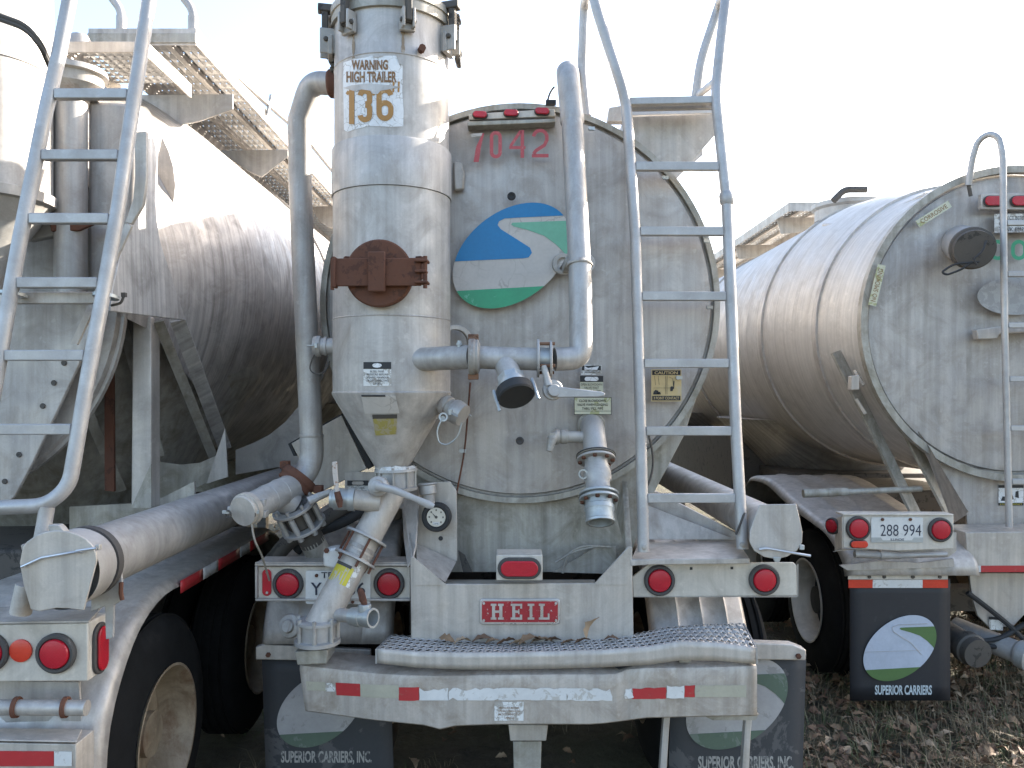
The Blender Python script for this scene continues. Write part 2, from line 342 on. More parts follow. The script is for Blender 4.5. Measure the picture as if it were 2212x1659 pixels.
def wheel(root, x, y, side, rm='rim', dm='rim'):
    b = B(); w = .27
    pr = [(-w/2, .29), (-w/2, .33), (-w/2+.01, .44), (-w/2+.03, .485), (-w/2+.06, .508)]
    for g_ in (-.075, -.025, .025, .075): pr += [(g_-.012, .511), (g_-.008, .497), (g_+.008, .497), (g_+.012, .511)]
    pr += [(w/2-.06, .508), (w/2-.03, .485), (w/2-.01, .44), (w/2, .33), (w/2, .29)]
    b.lathe((x, y, .51), (side, 0, 0), pr, 56, False, False)
    wh = part('wheel', b, M['tyre'], root, smooth=30)
    b = B(); b.lathe((x, y, .51), (side, 0, 0), [(w/2+.012, .298), (w/2+.012, .286), (w/2-.03, .268), (w/2-.11, .262), (w/2-.15, .25)], 48, False, False)
    b.lathe((x, y, .51), (side, 0, 0), [(-w/2, .29), (-.02, .27), (-.02, .05)], 32, False, False)
    part('rim', b, M[rm], wh, smooth=30)
    b = B(); b.lathe((x, y, .51), (side, 0, 0), [(w/2-.15, .249), (w/2-.165, .11), (w/2-.16, .1), (w/2-.06, .095), (w/2-.05, .001)], 48, False, True); part('wheel_disc', b, M[dm], wh, smooth=30)
    for k in range(8):
        a = 2*PI*k/8; p = V((x+side*(w/2-.165), y+.16*math.cos(a), .51+.16*math.sin(a)))
        b = B(); b.cyl(p, p+V((side*.03, 0, 0)), .016, n=6); part('wheel_nut', b, M['dark_steel'], wh)
M['rim'] = metal('brown_stained_rim', (.36, .28, .19), .55, .2, .6, 'n', damt=.8, dirt=(.12, .07, .035), rust=.9)
def fender(root, x0, x1, yl, m='alu', a0=-20, up=0, line=None):
    prof = []; a1 = 90
    for k in range(15):
        a = R(180-(a0+(a1-a0)*k/14)); prof.append((yl+.64+.60*math.cos(a)-.02, .57+(.60+up)*math.sin(a)))
    for y in (yl+1.2, yl+1.8, yl+2.0): prof.append((y, 1.17+up))
    for k in range(1, 10):
        a = R(90-11*k); prof.append((yl+2.0+.6*math.cos(a), .57+(.6+up)*math.sin(a)))
    if line: prof = line
    b = B(); n = len(prof)
    beads = [0, .03, .06, .25, .28, .31, .5, .53, .56, .75, .78, .81, .94, .97, 1.0]
    hs = [-.05, -.01, .0, 0, .010, 0, 0, .010, 0, 0, .010, 0, 0, -.012, -.05]
    def f(s, t):
        i = round(s*(len(beads)-1)); j = round(t*(n-1)); y, z = prof[j]; h = hs[i]
        q = V((y-(yl+1.3), z-.5)).normalized(); w = .012*mnoise.noise(V((beads[i]*3, t*6, yl)))
        return V((x0+(x1-x0)*beads[i], y+q.x*(h+w), z+q.y*(h+w)))
    b.sheet(f, len(beads)-1, n-1)
    return part('fender', b, M[m], root, smooth=50, solid=.006)
def running_gear(root, xc, yl, rm='rim', dm='rim'):
    for k in (0, 1):
        y = yl+.64+k*1.30
        for sgn in (-1, 1):
            wheel(root, xc+sgn*1.125, y, sgn, rm, dm); wheel(root, xc+sgn*.80, y, sgn)
        b = B(); b.box((xc, y+.7, 1.02), (1.7, .9, .5)); part('light_blocker', b, M['dark_steel'], root, .02)  # dark box added to block bright ground showing through under the barrel
        b = B(); b.cyl((xc-1.2, y, .51), (xc+1.2, y, .51), .065); b.box((xc, y, .53), (1.3, .16, .16)); part('axle', b, M['dark_steel'], root)
    for sgn in (-1, 1):
        b = B(); b.box((xc+sgn*.5, yl+1.9, .93), (.10, 3.2, .28)); part('frame_rail', b, M['dark_steel'], root, .006)
        b = B(); b.bar((xc+sgn*.62, yl+8.0, .1), (xc+sgn*.62, yl+8.0, 1.5), .12, .12); b.box((xc+sgn*.62, yl+8.0, .05), (.3, .3, .04)); part('landing_leg', b, M['dark_steel'], root)
        b = B(); b.cyl((xc+sgn*.3, yl+.9, .75), (xc+sgn*.3, yl+1.25, .75), .13); part('brake_chamber', b, M['dark_steel'], root, .01)
def hose_tube(root, x, y0, y1, z, r=.098):
    b = B(); b.lathe((x, y0, z), (0, 1, 0), [(0, r+.012), (.06, r+.012), (.061, r), (y1-y0, r)], 32, True, True)
    return part('hose_tube', b, M['pipe'], root, smooth=30)
def bolts(parent, c, ax, rad, n, r=.009, h=.016, m='rust', ph=0, back=0):
    ax = V(ax).normalized(); a = ax.cross(V((0, 0, 1)))
    if a.length < .05: a = ax.cross(V((0, 1, 0)))
    a.normalize(); b2 = ax.cross(a)
    for k in range(n):
        t = 2*PI*k/n+ph; p = V(c)+(a*math.cos(t)+b2*math.sin(t))*rad
        b = B(); b.cyl(p-ax*back, p+ax*h, r, n=6)
        if back: b.cyl(p+ax*h*.2, p+ax*h*1.2, r*1.7, n=6)
        part('bolt', b, M[m], parent)
def lamp(parent, u, v, Y, r=.052, g=.071, m='lens', face=(0, -1, 0), c=None):   # round tail lamp: grommet with a lens set in it
    p = V(c) if c else W(u, v, Y); f = V(face)
    b = B(); b.lathe(p, f, [(0, g), (.012, g), (.018, g-.006), (.018, r+.004), (.010, r+.001), (.010, .001)], 36, False, True)
    gr = part('tail_lamp', b, M['grommet'], parent)
    b = B(); b.lathe(p+f*.011, f, [(0, r), (.006, r), (.012, r*.92), (.016, r*.6), (.017, .001)], 32, False, True)
    part('lamp_lens', b, M[m], gr); return gr
def oval(b, c, ax, up, a, h, d, n=10):            # stadium: half length a, half height h, thickness d along ax
    ax, up, c = V(ax), V(up), V(c); s = up.cross(ax); pts = []
    for sg, st in ((1, -90), (-1, 90)):
        for k in range(n+1):
            t = R(st+180*k/n); pts.append(c+s*(sg*(a-h)+h*math.cos(t))+up*(h*math.sin(t)))
    return b.prism(pts, ax*d)
def oval_lamp(parent, c, face, up, a, h, m='lens', g=.014):
    b = B(); oval(b, c, face, up, a+g, h+g, .012); o = part('marker_lamp', b, M['grommet'], parent, .003)
    b = B(); oval(b, V(c)+V(face)*.012, face, up, a, h, .010); part('lamp_lens', b, M[m], o, .004); return o
def logo(parent, cu, cv, ex, Y, white, blue, green, green2, sx=1.0, skew=41.5, ey=106.7, rotate=0, bent=None, name='emblem'):
    k = ex/127.0                                  # emblem traced once in survey units round (1105,552), reused on every flap
    N = 72
    ell = [(1105+127*math.cos(2*PI*i/N), 552-(skew*math.cos(2*PI*i/N)+ey*math.sin(2*PI*i/N))) for i in range(N)]
    ccw = [(x, -y) for x, y in ell]
    def put(poly, off, m, nm, par):
        pl = [(x, -y) for x, y in poly]
        pl = clip(pl, ccw)
        b = B(); b.prism([W(cu+(x-1105)*k*sx, cv+(-y-552)*k, Y-off) for x, y in pl], (0, .0012, 0)); return part(nm, b, M[m], par, smooth=0)
    base = put([(900, 300), (1400, 300), (1400, 800), (900, 800)], .0025, white, name, parent)
    if blue: put([(940, 568), (979, 565), (1060, 561), (1130, 558), (1142, 556), (1149, 546), (1145, 535), (1120, 519), (1082, 495), (1075, 486), (1078, 478), (1090, 472), (1120, 470), (1270, 463), (1270, 380), (940, 380)], .0045, blue, 'emblem_sky', base)
    put([(1107, 481), (1270, 475), (1270, 620), (1218, 545), (1200, 527), (1175, 509), (1141, 497), (1110, 489), (1104, 485)], .0045, green2, 'emblem_field', base)
    put([(940, 633), (994, 628), (1194, 617), (1270, 613), (1270, 720), (940, 720)], .0045, green, 'emblem_ground', base)
    return base
def flap(root, u0, v0, u1, v1, Y, m, zb, slant=0):
    p0, p1 = W(u0, v0, Y), W(u1, v0, Y)
    b = B()
    def f(s, t):
        x = p0.x+(p1.x-p0.x)*s; return V((x+slant*(1-t), Y+.012*math.sin(s*7+t*3)*0, zb+(p0.z-zb)*t))
    b.sheet(f, 8, 8); return part('mud_flap', b, M[m], root, solid=.008)
def walkway(root, x0, x1, y0, y1, z, ny):
    b = B(); nx = 7
    b.grating(lambda s, t: V((x0+(x1-x0)*s, y0+(y1-y0)*t, z)), nx*2, ny, (0, 0, .008), .2)
    o = part('walkway', b, M['step'], root, smooth=0)
    b = B()
    for x in (x0, x1): b.box((x, (y0+y1)/2, z-.03), (.006, y1-y0, .09))
    for k in (1, 2): b.box((x0+(x1-x0)*k/3, (y0+y1)/2, z-.02), (.03, y1-y0, .03))
    b.box(((x0+x1)/2, y0-.004, z-.03), (x1-x0, .006, .09)); part('walkway_edge', b, M['alu'], o); return o

# ------------------------------------------------------------------ the middle trailer
G3 = 'tank trailers parked side by side'
XC, YL = .03, 3.67
mid = thing('tank_trailer', 'middle grey tank trailer, marked 7042 in red, with a bent bumper and rusty port cover', 'trailer', (XC, YL, 0), G3)
barrel(mid, XC, 3.97, 10.6, .06, .04); hd = head(mid, .04, 3.95); running_gear(mid, XC, YL+.05)
YH = 3.946                                        # plane of the head's face
# skirt plate below the tank and the deeper sheet behind it
b = B(); b.px([(708, 700), (760, 850), (880, 1085), (892, 1236), (1352, 1236), (1398, 1092), (1478, 940), (1524, 800), (1538, 690)], 4.02, .02); b.px([(1352, 1236), (1398, 1092), (1478, 940), (1524, 800), (1536, 700), (1522, 800), (1474, 940), (1394, 1092), (1348, 1236)], 4.04, .5)
sk = part('tank_skirt', b, M['alu_dirty'], mid, .004)
b = B(); b.ann((.04, 3.99, 2.447), (0, -1, 0), .962, .99, .045, 96); part('skirt_ring', b, M['alu_dirty'], mid)
b = B(); pts = [W(u, v, 4.005) for u, v in ((985, 1066), (1040, 1080), (1126, 1088), (1200, 1082), (1255, 1072))]; b.tube(bend(pts, .1), .004, 6); part('weld_bead', b, M['alu_dirty'], mid)
b = B(); b.prism([W(1330, 1110, 4.0), W(1344, 1040, 4.0), W(1352, 1040, 3.99), W(1362, 1190, 3.66), W(1352, 1192, 3.66)], (.008, 0, 0)); part('gusset', b, M['alu_dirty'], mid)
b = B(); b.px([(1195, 1236), (1290, 1180), (1330, 1180), (1330, 1240)], 3.93, .006); part('gusset', b, M['alu_dirty'], mid)
b = B(); b.px([(1000, 1236), (990, 1190), (1004, 1200), (1020, 1236)], 3.9, .02); part('hose_clip', b, M['dark_steel'], mid)
for pp in ([(1215, 1238), (1225, 1195), (1262, 1178), (1320, 1182)], [(1200, 1215), (1240, 1190), (1290, 1180)]):
    b = B(); b.tube(bend([W(u, v, 3.9) for u, v in pp], .06), .006, 8); part('air_line', b, M['alu_dirty'], mid)
# rear frame box with raised ears
b = B(); b.prism([W(u, v, 3.60) for u, v in ((886, 1203), (893, 1203), (962, 1262), (1285, 1260), (1357, 1181), (1365, 1181), (1369, 1392), (888, 1400))], (0, .012, 0))
fb = part('rear_frame_box', b, M['alu_warm'], mid, .003)
b = B(); b.prism([W(962, 1262, 3.611), W(1285, 1260, 3.611), W(1285, 1252, 3.93), W(962, 1252, 3.93)], (0, 0, -.012)); part('frame_shelf', b, M['alu_dirty'], fb)
b = B()
b.prism([W(889, 1205, 3.612), W(889, 1398, 3.612), W(889, 1398, 4.0), W(889, 1215, 4.0)], (.008, 0, 0)); part('frame_side', b, M['alu'], fb); b = B(); b.prism([W(1366, 1185, 3.612), W(1366, 1390, 3.612), W(1366, 1390, 4.0), W(1366, 1215, 4.0)], (-.008, 0, 0)); part('frame_side', b, M['alu'], fb)
for pl in ([(894, 1205), (962, 1261), (962, 1264), (894, 1264)], [(1357, 1184), (1286, 1259), (1286, 1263), (1357, 1263)]):
    b = B(); b.px(pl, 3.596, .003); part('corner_gusset', b, M['alu_warm'], fb)
# centre marker lamp in its bracket
b = B(); b.rect(1072, 1199, 1172, 1254, 3.55, .14); bk = part('lamp_box', b, M['light_face'], mid, .004)
oval_lamp(bk, W(1122, 1227, 3.549), (0, -1, 0), (0, 0, 1), .083, .034)
# badge
b = B(); c0 = W(1123, 1321, 3.599); oval(b, c0, (0, -1, 0), (0, 0, 1), .182, .06, .001, 4)
b = B()
def rrect(b, u0, v0, u1, v1, r, Y, d, n=5):
    pts = []
    for cu_, cv_, st in ((u1-r, v0+r, 0), (u0+r, v0+r, 90), (u0+r, v1-r, 180), (u1-r, v1-r, 270)):
        for k in range(n+1):
            a = R(st+90*k/n); pts.append(W(cu_+r*math.cos(a), cv_-r*math.sin(a), Y))
    return b.prism(pts, (0, d, 0))
rrect(b, 1036, 1294, 1210, 1349, 7, 3.588, .011); bd = part('badge', b, M['badge_silver'], mid, .003)
b = B(); rrect(b, 1041, 1299, 1205, 1344, 5, 3.586, .0015); part('badge_field', b, M['badge_red'], bd, 0)
def slab(ch, u, v, w, h, Y, par):                 # slab-serif capital in butted blocks
    b = B(); e = h*.13; t = w*.26; S = lambda x0, y0, x1, y1: b.rect(u+x0*w, v+y0*h, u+x1*w, v+y1*h, Y, .006)
    k = .13; st = .14
    if ch == 'H':
        for x in (0, .56): S(x, 0, x+.44, k); S(x+.1, k, x+.34, 1-k); S(x, 1-k, x+.44, 1)
        S(.34, .43, .66, .57)
    if ch == 'E':
        S(0, 0, 1, k); S(.14, k, .40, 1-k); S(0, 1-k, 1, 1); S(.84, k, 1, .30); S(.80, .70, 1, 1-k); S(.40, .43, .66, .57); S(.66, .34, .76, .66)
    if ch == 'I': S(.1, 0, .9, k); S(.34, k, .66, 1-k); S(.1, 1-k, .9, 1)
    if ch == 'L': S(0, 0, .56, k); S(.14, k, .42, 1-k); S(0, 1-k, 1, 1); S(.84, .62, 1, 1-k)
    part('lettering', b, M['badge_silver'], par, 0, smooth=0)
for ch, u, w in (('H', 1060, 28), ('E', 1103, 25), ('I', 1138, 18), ('L', 1164, 23)): slab(ch, u, 1304.5, w, 34, 3.581, bd)
for u, v in ((1045, 1303), (1201, 1303), (1045, 1340), (1201, 1340)):
    b = B(); p = W(u, v, 3.585); b.cyl(p, p+V((0, -.004, 0)), .006, n=10); part('rivet', b, M['badge_silver'], bd)
# light bars
def light_bar(root, u0, v0, u1, v1, Y, endl=True):
    b = B(); b.rect(u0+6, v0+7, u1, v1-6, Y+.012, .10)
    o = part('light_bar', b, M['light_face'], root, .003)
    b = B(); b.rect(u0, v0, u1, v0+6, Y-.012, .16); b.rect(u0+1, v1-5.5, u1, v1, Y-.008, .12)
    if endl: b.rect(u0+.5, v0+6.5, u0+5.5, v1-6, Y-.014, .14)
    part('light_bar_rim', b, M['alu'], o, .003); return o
lb = light_bar(mid, 550, 1217, 886, 1299, YL)
b = B(); b.prism([W(551, 1216.5, YL-.012), W(886, 1216, YL-.012), W(886, 1206, YL+.16), W(585, 1206, YL+.16)], (0, 0, .004)); part('light_bar_top', b, M['alu'], lb)
lamp(lb, 623, 1261, YL+.013); lamp(lb, 841, 1260, YL+.013, m='lens_dark')
b = B(); oval(b, W(577, 1258, YL+.012), (0, -1, 0), (1, 0, 0), .062, .021, .008); rf = part('reflector', b, M['lens'], lb, .003)
for v in (1236, 1280):
    b = B(); p = W(577, v, YL+.003); b.cyl(p, p+V((0, -.005, 0)), .006, n=10); part('rivet', b, M['alu'], rf)
b = B(); rrect(b, 660, 1233, 800, 1305, 5, YL-.002, .004); lp = part('licence_plate', b, M['plate'], lb, .001)
text('TENN', flat(694, 1236, 752, 1249, YL-.005), M['plate_print'], lp, .01)
text('Y·9', flat(671, 1258, 722, 1286, YL-.005), M['plate_print'], lp, .01)
text('36', flat(752, 1258, 789, 1286, YL-.005), M['plate_print'], lp, .01)
for u, v in ((684, 1243), (762, 1300)):
    b = B(); p = W(u, v, YL-.002); b.cyl(p, p+V((0, -.006, 0)), .008, n=8); part('plate_screw', b, M['rust'], lp)
b = B(); b.px([(1366, 1246), (1404, 1216), (1714, 1215), (1721, 1222), (1722, 1287), (1368, 1289)], YL, .012); lr = part('light_bar', b, M['light_face'], mid, .003)
b = B(); b.rect(1367, 1288.5, 1722, 1290, YL-.004, .1); b.prism([W(1722.5, 1218, YL), W(1722.5, 1288, YL), W(1722.5, 1288, YL+.14), W(1722.5, 1218, YL+.14)], (.004, 0, 0)); part('light_bar_rim', b, M['alu'], lr)
lamp(lr, 1424, 1253, YL-.001); lamp(lr, 1650, 1252, YL-.001)
for u, v in ((1493, 1228), (1581, 1227)):
    b = B(); p = W(u, v, YL-.001); b.box(p, (.012, .003, .012)); part('bolt_hole', b, M['black'], lr)
# ladder shelf over the right light bar
b = B(); b.prism([W(1362, 1209, 3.6), W(1619, 1206, 3.6), W(1590, 1166, 4.0), W(1380, 1172, 4.0)], (0, 0, -.008)); b.px([(1362, 1209), (1619, 1206), (1620, 1218), (1404, 1220), (1363, 1223)], 3.597, .008); part('ladder_shelf', b, M['alu'], mid, .003)
b = B(); b.prism([W(1398, 1092, 4.0), W(1586, 1165, 3.95), W(1400, 1165, 3.95)], (0, .01, 0)); part('gusset', b, M['alu'], mid)
b = B(); b.prism([W(1392, 1060, 4.1), W(1420, 1062, 4.1), W(1600, 1155, 4.0), W(1600, 1205, 4.0), W(1560, 1195, 4.0), W(1402, 1110, 4.1)], (0, .06, 0)); part('hose_tube_brace', b, M['alu'], mid, .004)
# step with serrated grating
fr = [(815, 1404), (900, 1411), (1000, 1413), (1100, 1412), (1200, 1410), (1300, 1407), (1400, 1400), (1470, 1388), (1550, 1391), (1632, 1402)]
bk_ = [(848, 1373), (930, 1378), (1020, 1383), (1110, 1386), (1190, 1385), (1280, 1380), (1370, 1371), (1440, 1357), (1520, 1350), (1604, 1348)]
def samp(l, s):
    x = s*(len(l)-1); i = min(int(x), len(l)-2); f_ = x-i; return (l[i][0]+(l[i+1][0]-l[i][0])*f_, l[i][1]+(l[i+1][1]-l[i][1])*f_)
def fstep(s, t): a = W(*samp(fr, s), 3.405); c_ = W(*samp(bk_, s), 3.64); return a+(c_-a)*t
b = B(); b.grating(fstep, 48, 5, (0, 0, .007), .80); stp = part('step_grating', b, M['step'], mid, smooth=0, solid=.002)
b = B(); lw = [28, 31, 33, 34, 34, 34, 36, 38, 36, 32]
def flip(s, t):
    u, v = samp(fr, s); i = min(int(s*9), 8); h = lw[i]+(lw[i+1]-lw[i])*(s*9-i); return W(u, v-3+(h+3)*t, 3.402)
b.sheet(flip, 54, 3); part('step_lip', b, M['alu_warm'], stp, smooth=15, solid=.005)
b = B(); b.prism([W(814, 1402, 3.402), W(814, 1434, 3.402), W(845, 1405, 3.64), W(847, 1371, 3.64)], (-.006, 0, 0)); part('step_side', b, M['step'], stp); b = B(); b.prism([W(1633, 1400, 3.402), W(1634, 1434, 3.402), W(1606, 1380, 3.64), W(1605, 1346, 3.64)], (.006, 0, 0)); part('step_side', b, M['step'], stp)
for u in (980, 1230, 1480):
    b = B(); b.bar(W(u, 1426, 3.43), W(1106+(u-1106)*.93, 1394, 3.64), .05, .02); part('step_support', b, M['alu_dirty'], stp)
# bent bumper
ft = [(647, 1441), (730, 1450), (812, 1459), (880, 1463), (950, 1464), (1080, 1462), (1200, 1461), (1302, 1461), (1331, 1460), (1356, 1450), (1397, 1447), (1520, 1446), (1635, 1442)]
fbm = [(660, 1536), (735, 1546), (810, 1556), (918, 1567), (959, 1578), (985, 1568), (1080, 1565), (1200, 1565), (1283, 1565), (1330, 1560), (1397, 1551), (1520, 1548), (1636, 1546)]
_fb = fbm
def _bot(u):
    for i in range(len(_fb)-1):
        if _fb[i][0] <= u <= _fb[i+1][0]: return _fb[i][1]+(_fb[i+1][1]-_fb[i][1])*(u-_fb[i][0])/(_fb[i+1][0]-_fb[i][0])
    return _fb[0][1] if u < _fb[0][0] else _fb[-1][1]
def dens(a):
    o = []
    for i in range(len(a)-1):
        for k in range(4): o.append((a[i][0]+(a[i+1][0]-a[i][0])*k/4, a[i][1]+(a[i+1][1]-a[i][1])*k/4))
    return o+[a[-1]]
ft = dens(ft); fbm = [(u+13*max(0, 1-(u-647)/165), _bot(u+13*max(0, 1-(u-647)/165))) for u, v in ft]
YB = [3.47, 3.45, 3.42, 3.41, 3.41, 3.41, 3.41, 3.41, 3.41, 3.42, 3.41, 3.41, 3.41]
def yb(s): x = s*(len(YB)-1); i = min(int(x), len(YB)-2); return YB[i]+(YB[i+1]-YB[i])*(x-i)
def sbump(u):                                     # parameter along the bumper for a survey column u
    for i in range(len(ft)-1):
        if ft[i][0] <= u <= ft[i+1][0]: return (i+(u-ft[i][0])/(ft[i+1][0]-ft[i][0]))/(len(ft)-1)
    return 0 if u < ft[0][0] else 1
def bump_pt(s, q, off=0):
    a, c_ = samp(ft, s), samp(fbm, s)
    dz = .003*mnoise.noise(V((s*9, q*2, 4.4)))
    return W(a[0]+(c_[0]-a[0])*q, a[1]+(c_[1]-a[1])*q, yb(s)-off+dz)
b = B(); NX = 96
rows = [lambda s: W(*samp(ft, s), yb(s))+V((0, .17, .022+.008*mnoise.noise(V((s*14, 2, 7))))), lambda s: bump_pt(s, 0)+V((0, .028, .012)), lambda s: bump_pt(s, 0)+V((0, .006, .004)), lambda s: bump_pt(s, .05), lambda s: bump_pt(s, .3), lambda s: bump_pt(s, .55), lambda s: bump_pt(s, .8), lambda s: bump_pt(s, .97), lambda s: bump_pt(s, 1)+V((0, .008, 0)), lambda s: bump_pt(s, 1)+V((0, .17, 0))]
b.sheet(lambda s, t: rows[round(t*9)](s), NX, 9); bp = part('bumper', b, M['bumper'], mid, smooth=32, solid=.006)
def tape(u0, v0, u1, v1, m, ju=0, jv=0, nm='reflective_tape', n=None):
    n = n or max(2, int((u1-u0)/9)); b = B(); random.seed(int(u0))
    top = [random.uniform(0, jv)*(random.random() < .6) for _ in range(n+1)]; bot = [random.uniform(0, jv*.6)*(random.random() < .4) for _ in range(n+1)]
    def f(s, t):
        i = round(s*n); u = u0+(u1-u0)*s+(random.uniform(-ju, ju) if i in (0, n) else 0)
        ss = sbump(u); a, c_ = samp(ft, ss), samp(fbm, ss); vt = v0+top[i]; vb = v1-bot[i]; v = vt+(vb-vt)*t
        v += (a[1]-1461)*.45 if u < 905 else 0
        q = (v-a[1])/(c_[1]-a[1]); return bump_pt(ss, q, .0055)
    b.sheet(f, n, 3); return part(nm, b, M[m], bp, smooth=60)
tape(657, 1480, 700, 1500, 'dirty_tape', 0, 3); tape(700, 1481, 722, 1500, 'white_worn', 2, 6)
tape(723, 1480, 777, 1507, 'red_tape'); tape(777.5, 1480, 861.5, 1508, 'dirty_tape'); tape(862, 1484, 905, 1513, 'red_tape', 1, 1)
tape(906, 1486, 968, 1513, 'white_tape', 1, 9); tape(968.5, 1486, 1076, 1513, 'white_tape', 1, 11); tape(1076.5, 1486, 1224, 1513, 'white_tape', 0, 3); tape(1224.5, 1487, 1320, 1514, 'white_tape', 3, 6)
tape(1350, 1487, 1366, 1509, 'white_tape', 3, 4); tape(1366.5, 1485, 1440, 1510, 'red_tape', 3, 4); tape(1440.5, 1481, 1478, 1509, 'white_tape', 1, 3); tape(1478.5, 1480, 1501, 1506, 'red_tape', 1, 2); tape(1501.5, 1480, 1612, 1506, 'dirty_tape', 0, 1)
st_ = tape(1068, 1516, 1131, 1557, 'white_worn', 0, 1, 'sticker')
for i, tx in enumerate(('PRESSURE BEFORE', 'OPENING MANHOLES', 'OR DISCONNECTING', 'LINES')):
    w = (22, 24, 24, 10)[i]
    text(tx, flat(1100-w, 1527+i*7, 1100+w, 1531.5+i*7, 3.402), M['brown_print'], st_)
# dark sheet on the bumper top paints the shade inside a torn gap
b = B(); b.prism([W(1322, 1438, 3.43), W(1345, 1428, 3.47), W(1372, 1423, 3.5), W(1398, 1425, 3.5), W(1375, 1436, 3.45), W(1338, 1446, 3.415)], (0, 0, .003)); part('torn_gap_shade', b, M['rubber'], bp)
b = B(); b.sheet(lambda s, t: W(1298+110*s, 1440-24*math.sin(PI*s)*(.45+.55*t)-6*t, 3.44+.07*t), 10, 3); part('torn_flange', b, M['step'], bp, solid=.004)
# things under the bumper
b = B(); b.px([(1098, 1566), (1184, 1566), (1180, 1601), (1102, 1601)], 3.5, .25); part('bumper_bracket', b, M['alu_warm'], mid, .004)
b = B(); b.px([(1108, 1602), (1170, 1602), (1166, 1760), (1112, 1760)], 3.55, .12); part('bumper_post', b, M['alu_dirty'], mid, .004)
for u0, u1 in ((1440, 1428), (1617, 1606)):
    b = B(); b.px([(u0-6, 1548), (u0+8, 1548), (u0+5, 1585), (u1+7, 1760), (u1-9, 1760)], 3.5, .04); part('bumper_strut', b, M['alu'], mid, .003)
b = B(); b.px([(1520, 1546), (1640, 1543), (1632, 1556), (1540, 1556)], 3.46, .05); part('bumper_bracket', b, M['alu_dirty'], mid)
b = B(); b.box((XC, 4.3, .78), (.12, .9, .12)); part('bumper_beam', b, M['dark_steel'], mid)
# mud flaps with brackets
fl = flap(mid, 566, 1420, 842, 0, 3.80, 'flap', .16, .02)
logo(fl, 690, 1532, 92, 3.794, 'flap_white', None, 'flap_green', 'flap_green')
text('SUPERIOR CARRIERS, INC.', flat(607, 1622, 803, 1652, 3.794), M['flap_text'], fl, .03)
b = B(); b.px([(552, 1398), (570, 1392), (800, 1404), (800, 1430), (552, 1425)], 3.765, .03); fb2 = part('flap_bracket', b, M['alu_warm'], mid, .004)
for u in (580, 735): bolts(fb2, W(u, 1414, 3.764), (0, -1, 0), 0, 1, .012, .01)
fl = flap(mid, 1452, 1412, 1741, 0, 3.72, 'flap', .14, -.02)
logo(fl, 1592, 1520, 110, 3.714, 'flap_white', None, 'flap_green', 'flap_green')
text('SUPERIOR CARRIERS, INC.', flat(1508, 1633, 1714, 1667, 3.714), M['flap_text'], fl, .03)
b = B(); b.px([(1500, 1390), (1600, 1388), (1712, 1392), (1742, 1404), (1741, 1427), (1500, 1424)], 3.675, .06); fb2 = part('flap_bracket', b, M['alu_warm'], mid, .006)
bolts(fb2, W(1724, 1417, 3.674), (0, -1, 0), 0, 1, .013, .01)
# fenders
fender(mid, -1.19, -.57, YL+.03, 'alu', 20, .13); fender(mid, .66, 1.13, YL+.02, 'alu', 20)

# ------------------------------------------------------------------ filler column of the middle trailer
CY = 3.72; CX = W(847, 0, CY).x
def ang(u, r=.27):                                # bearing on the column at which its skin meets survey column u
    lo, hi = R(-80), R(72)
    for k in range(40):
        a = (lo+hi)/2
        if (CX+r*math.sin(a))/(CY-r*math.cos(a))*F < u-U0: lo = a
        else: hi = a
    return a
def column(root, cx, cy, body_m):
    b = B(); b.lathe((cx, cy, 0), (0, 0, 1), [(1.652, .080), (1.66, .080), (1.99, .272), (2.004, .276), (2.01, .271), (2.335, .271), (2.339, .2735), (2.343, .271), (2.90, .270), (2.902, .270)], 64, False, False)
    co = part('filler_column', b, body_m, root, smooth=28)
    b = B(); b.lathe((cx, cy, 0), (0, 0, 1), [(2.904, .270), (2.904, .276), (3.112, .276), (3.118, .272), (3.118, .262)], 64, False, False); part('column_sleeve', b, body_m, co)
    b = B(); b.lathe((cx, cy, 0), (0, 0, 1), [(3.10, .264), (3.475, .264), (3.479, .267), (3.484, .264), (3.68, .263), (3.68, .245)], 64, False, False); part('column_top', b, body_m, co)
    b = B(); b.lathe((cx, cy, 0), (0, 0, 1), [(3.678, .25), (3.678, .278), (3.712, .278), (3.714, .274), (3.722, .274), (3.724, .281), (3.755, .281), (3.80, .2), (3.82, .001)], 64, False, True); part('column_lid', b, M['alu_dirty'], co)
    return co
M['alu_col'] = metal('column_aluminium', (.49, .46, .43), .55, .28, .5, 'z', damt=.5)
col = column(mid, CX, CY, M['alu_col'])
def cyl_pt(a, z, r): return V((CX+r*math.sin(a), CY-r*math.cos(a), z))
def zat(v, Y=3.455): return EYE+(V0-v)/F*Y
# rust runs below the clamps
m_, t_, p_ = nodes('rust_run')
# clamps round the lid
def clamp(a, drop, m, wdt=.05, big=1.0):
    n_ = V((math.sin(a), -math.cos(a), 0)); t2 = V((math.cos(a), math.sin(a), 0)); c_ = V((CX, CY, 0)); Mx = Matrix.Rotation(a, 3, 'Z')
    b = B()
    for sg in (-1, 1): b.box(c_+n_*.292+t2*(sg*wdt*.5)+V((0, 0, 3.62-drop/2)), (.012, .055*big, .085+drop), Mx)
    b.box(c_+n_*.281+V((0, 0, 3.60-drop/2)), (wdt*1.5, .022, .06+drop), Mx)
    o = part('lid_clamp', b, M['cast_rust'], col, .004)
    b = B(); b.box(c_+n_*.305+V((0, 0, 3.68)), (wdt*.62, .03, .15), Mx); b.box(c_+n_*.272+V((0, 0, 3.762)), (wdt*.8, .10*big, .035), Mx)
    b.cyl(c_+n_*.30+t2*(-wdt*.8)+V((0, 0, 3.61)), c_+n_*.30+t2*(wdt*.8)+V((0, 0, 3.61)), .011, n=10); part('clamp_latch', b, M[m], o, .005)
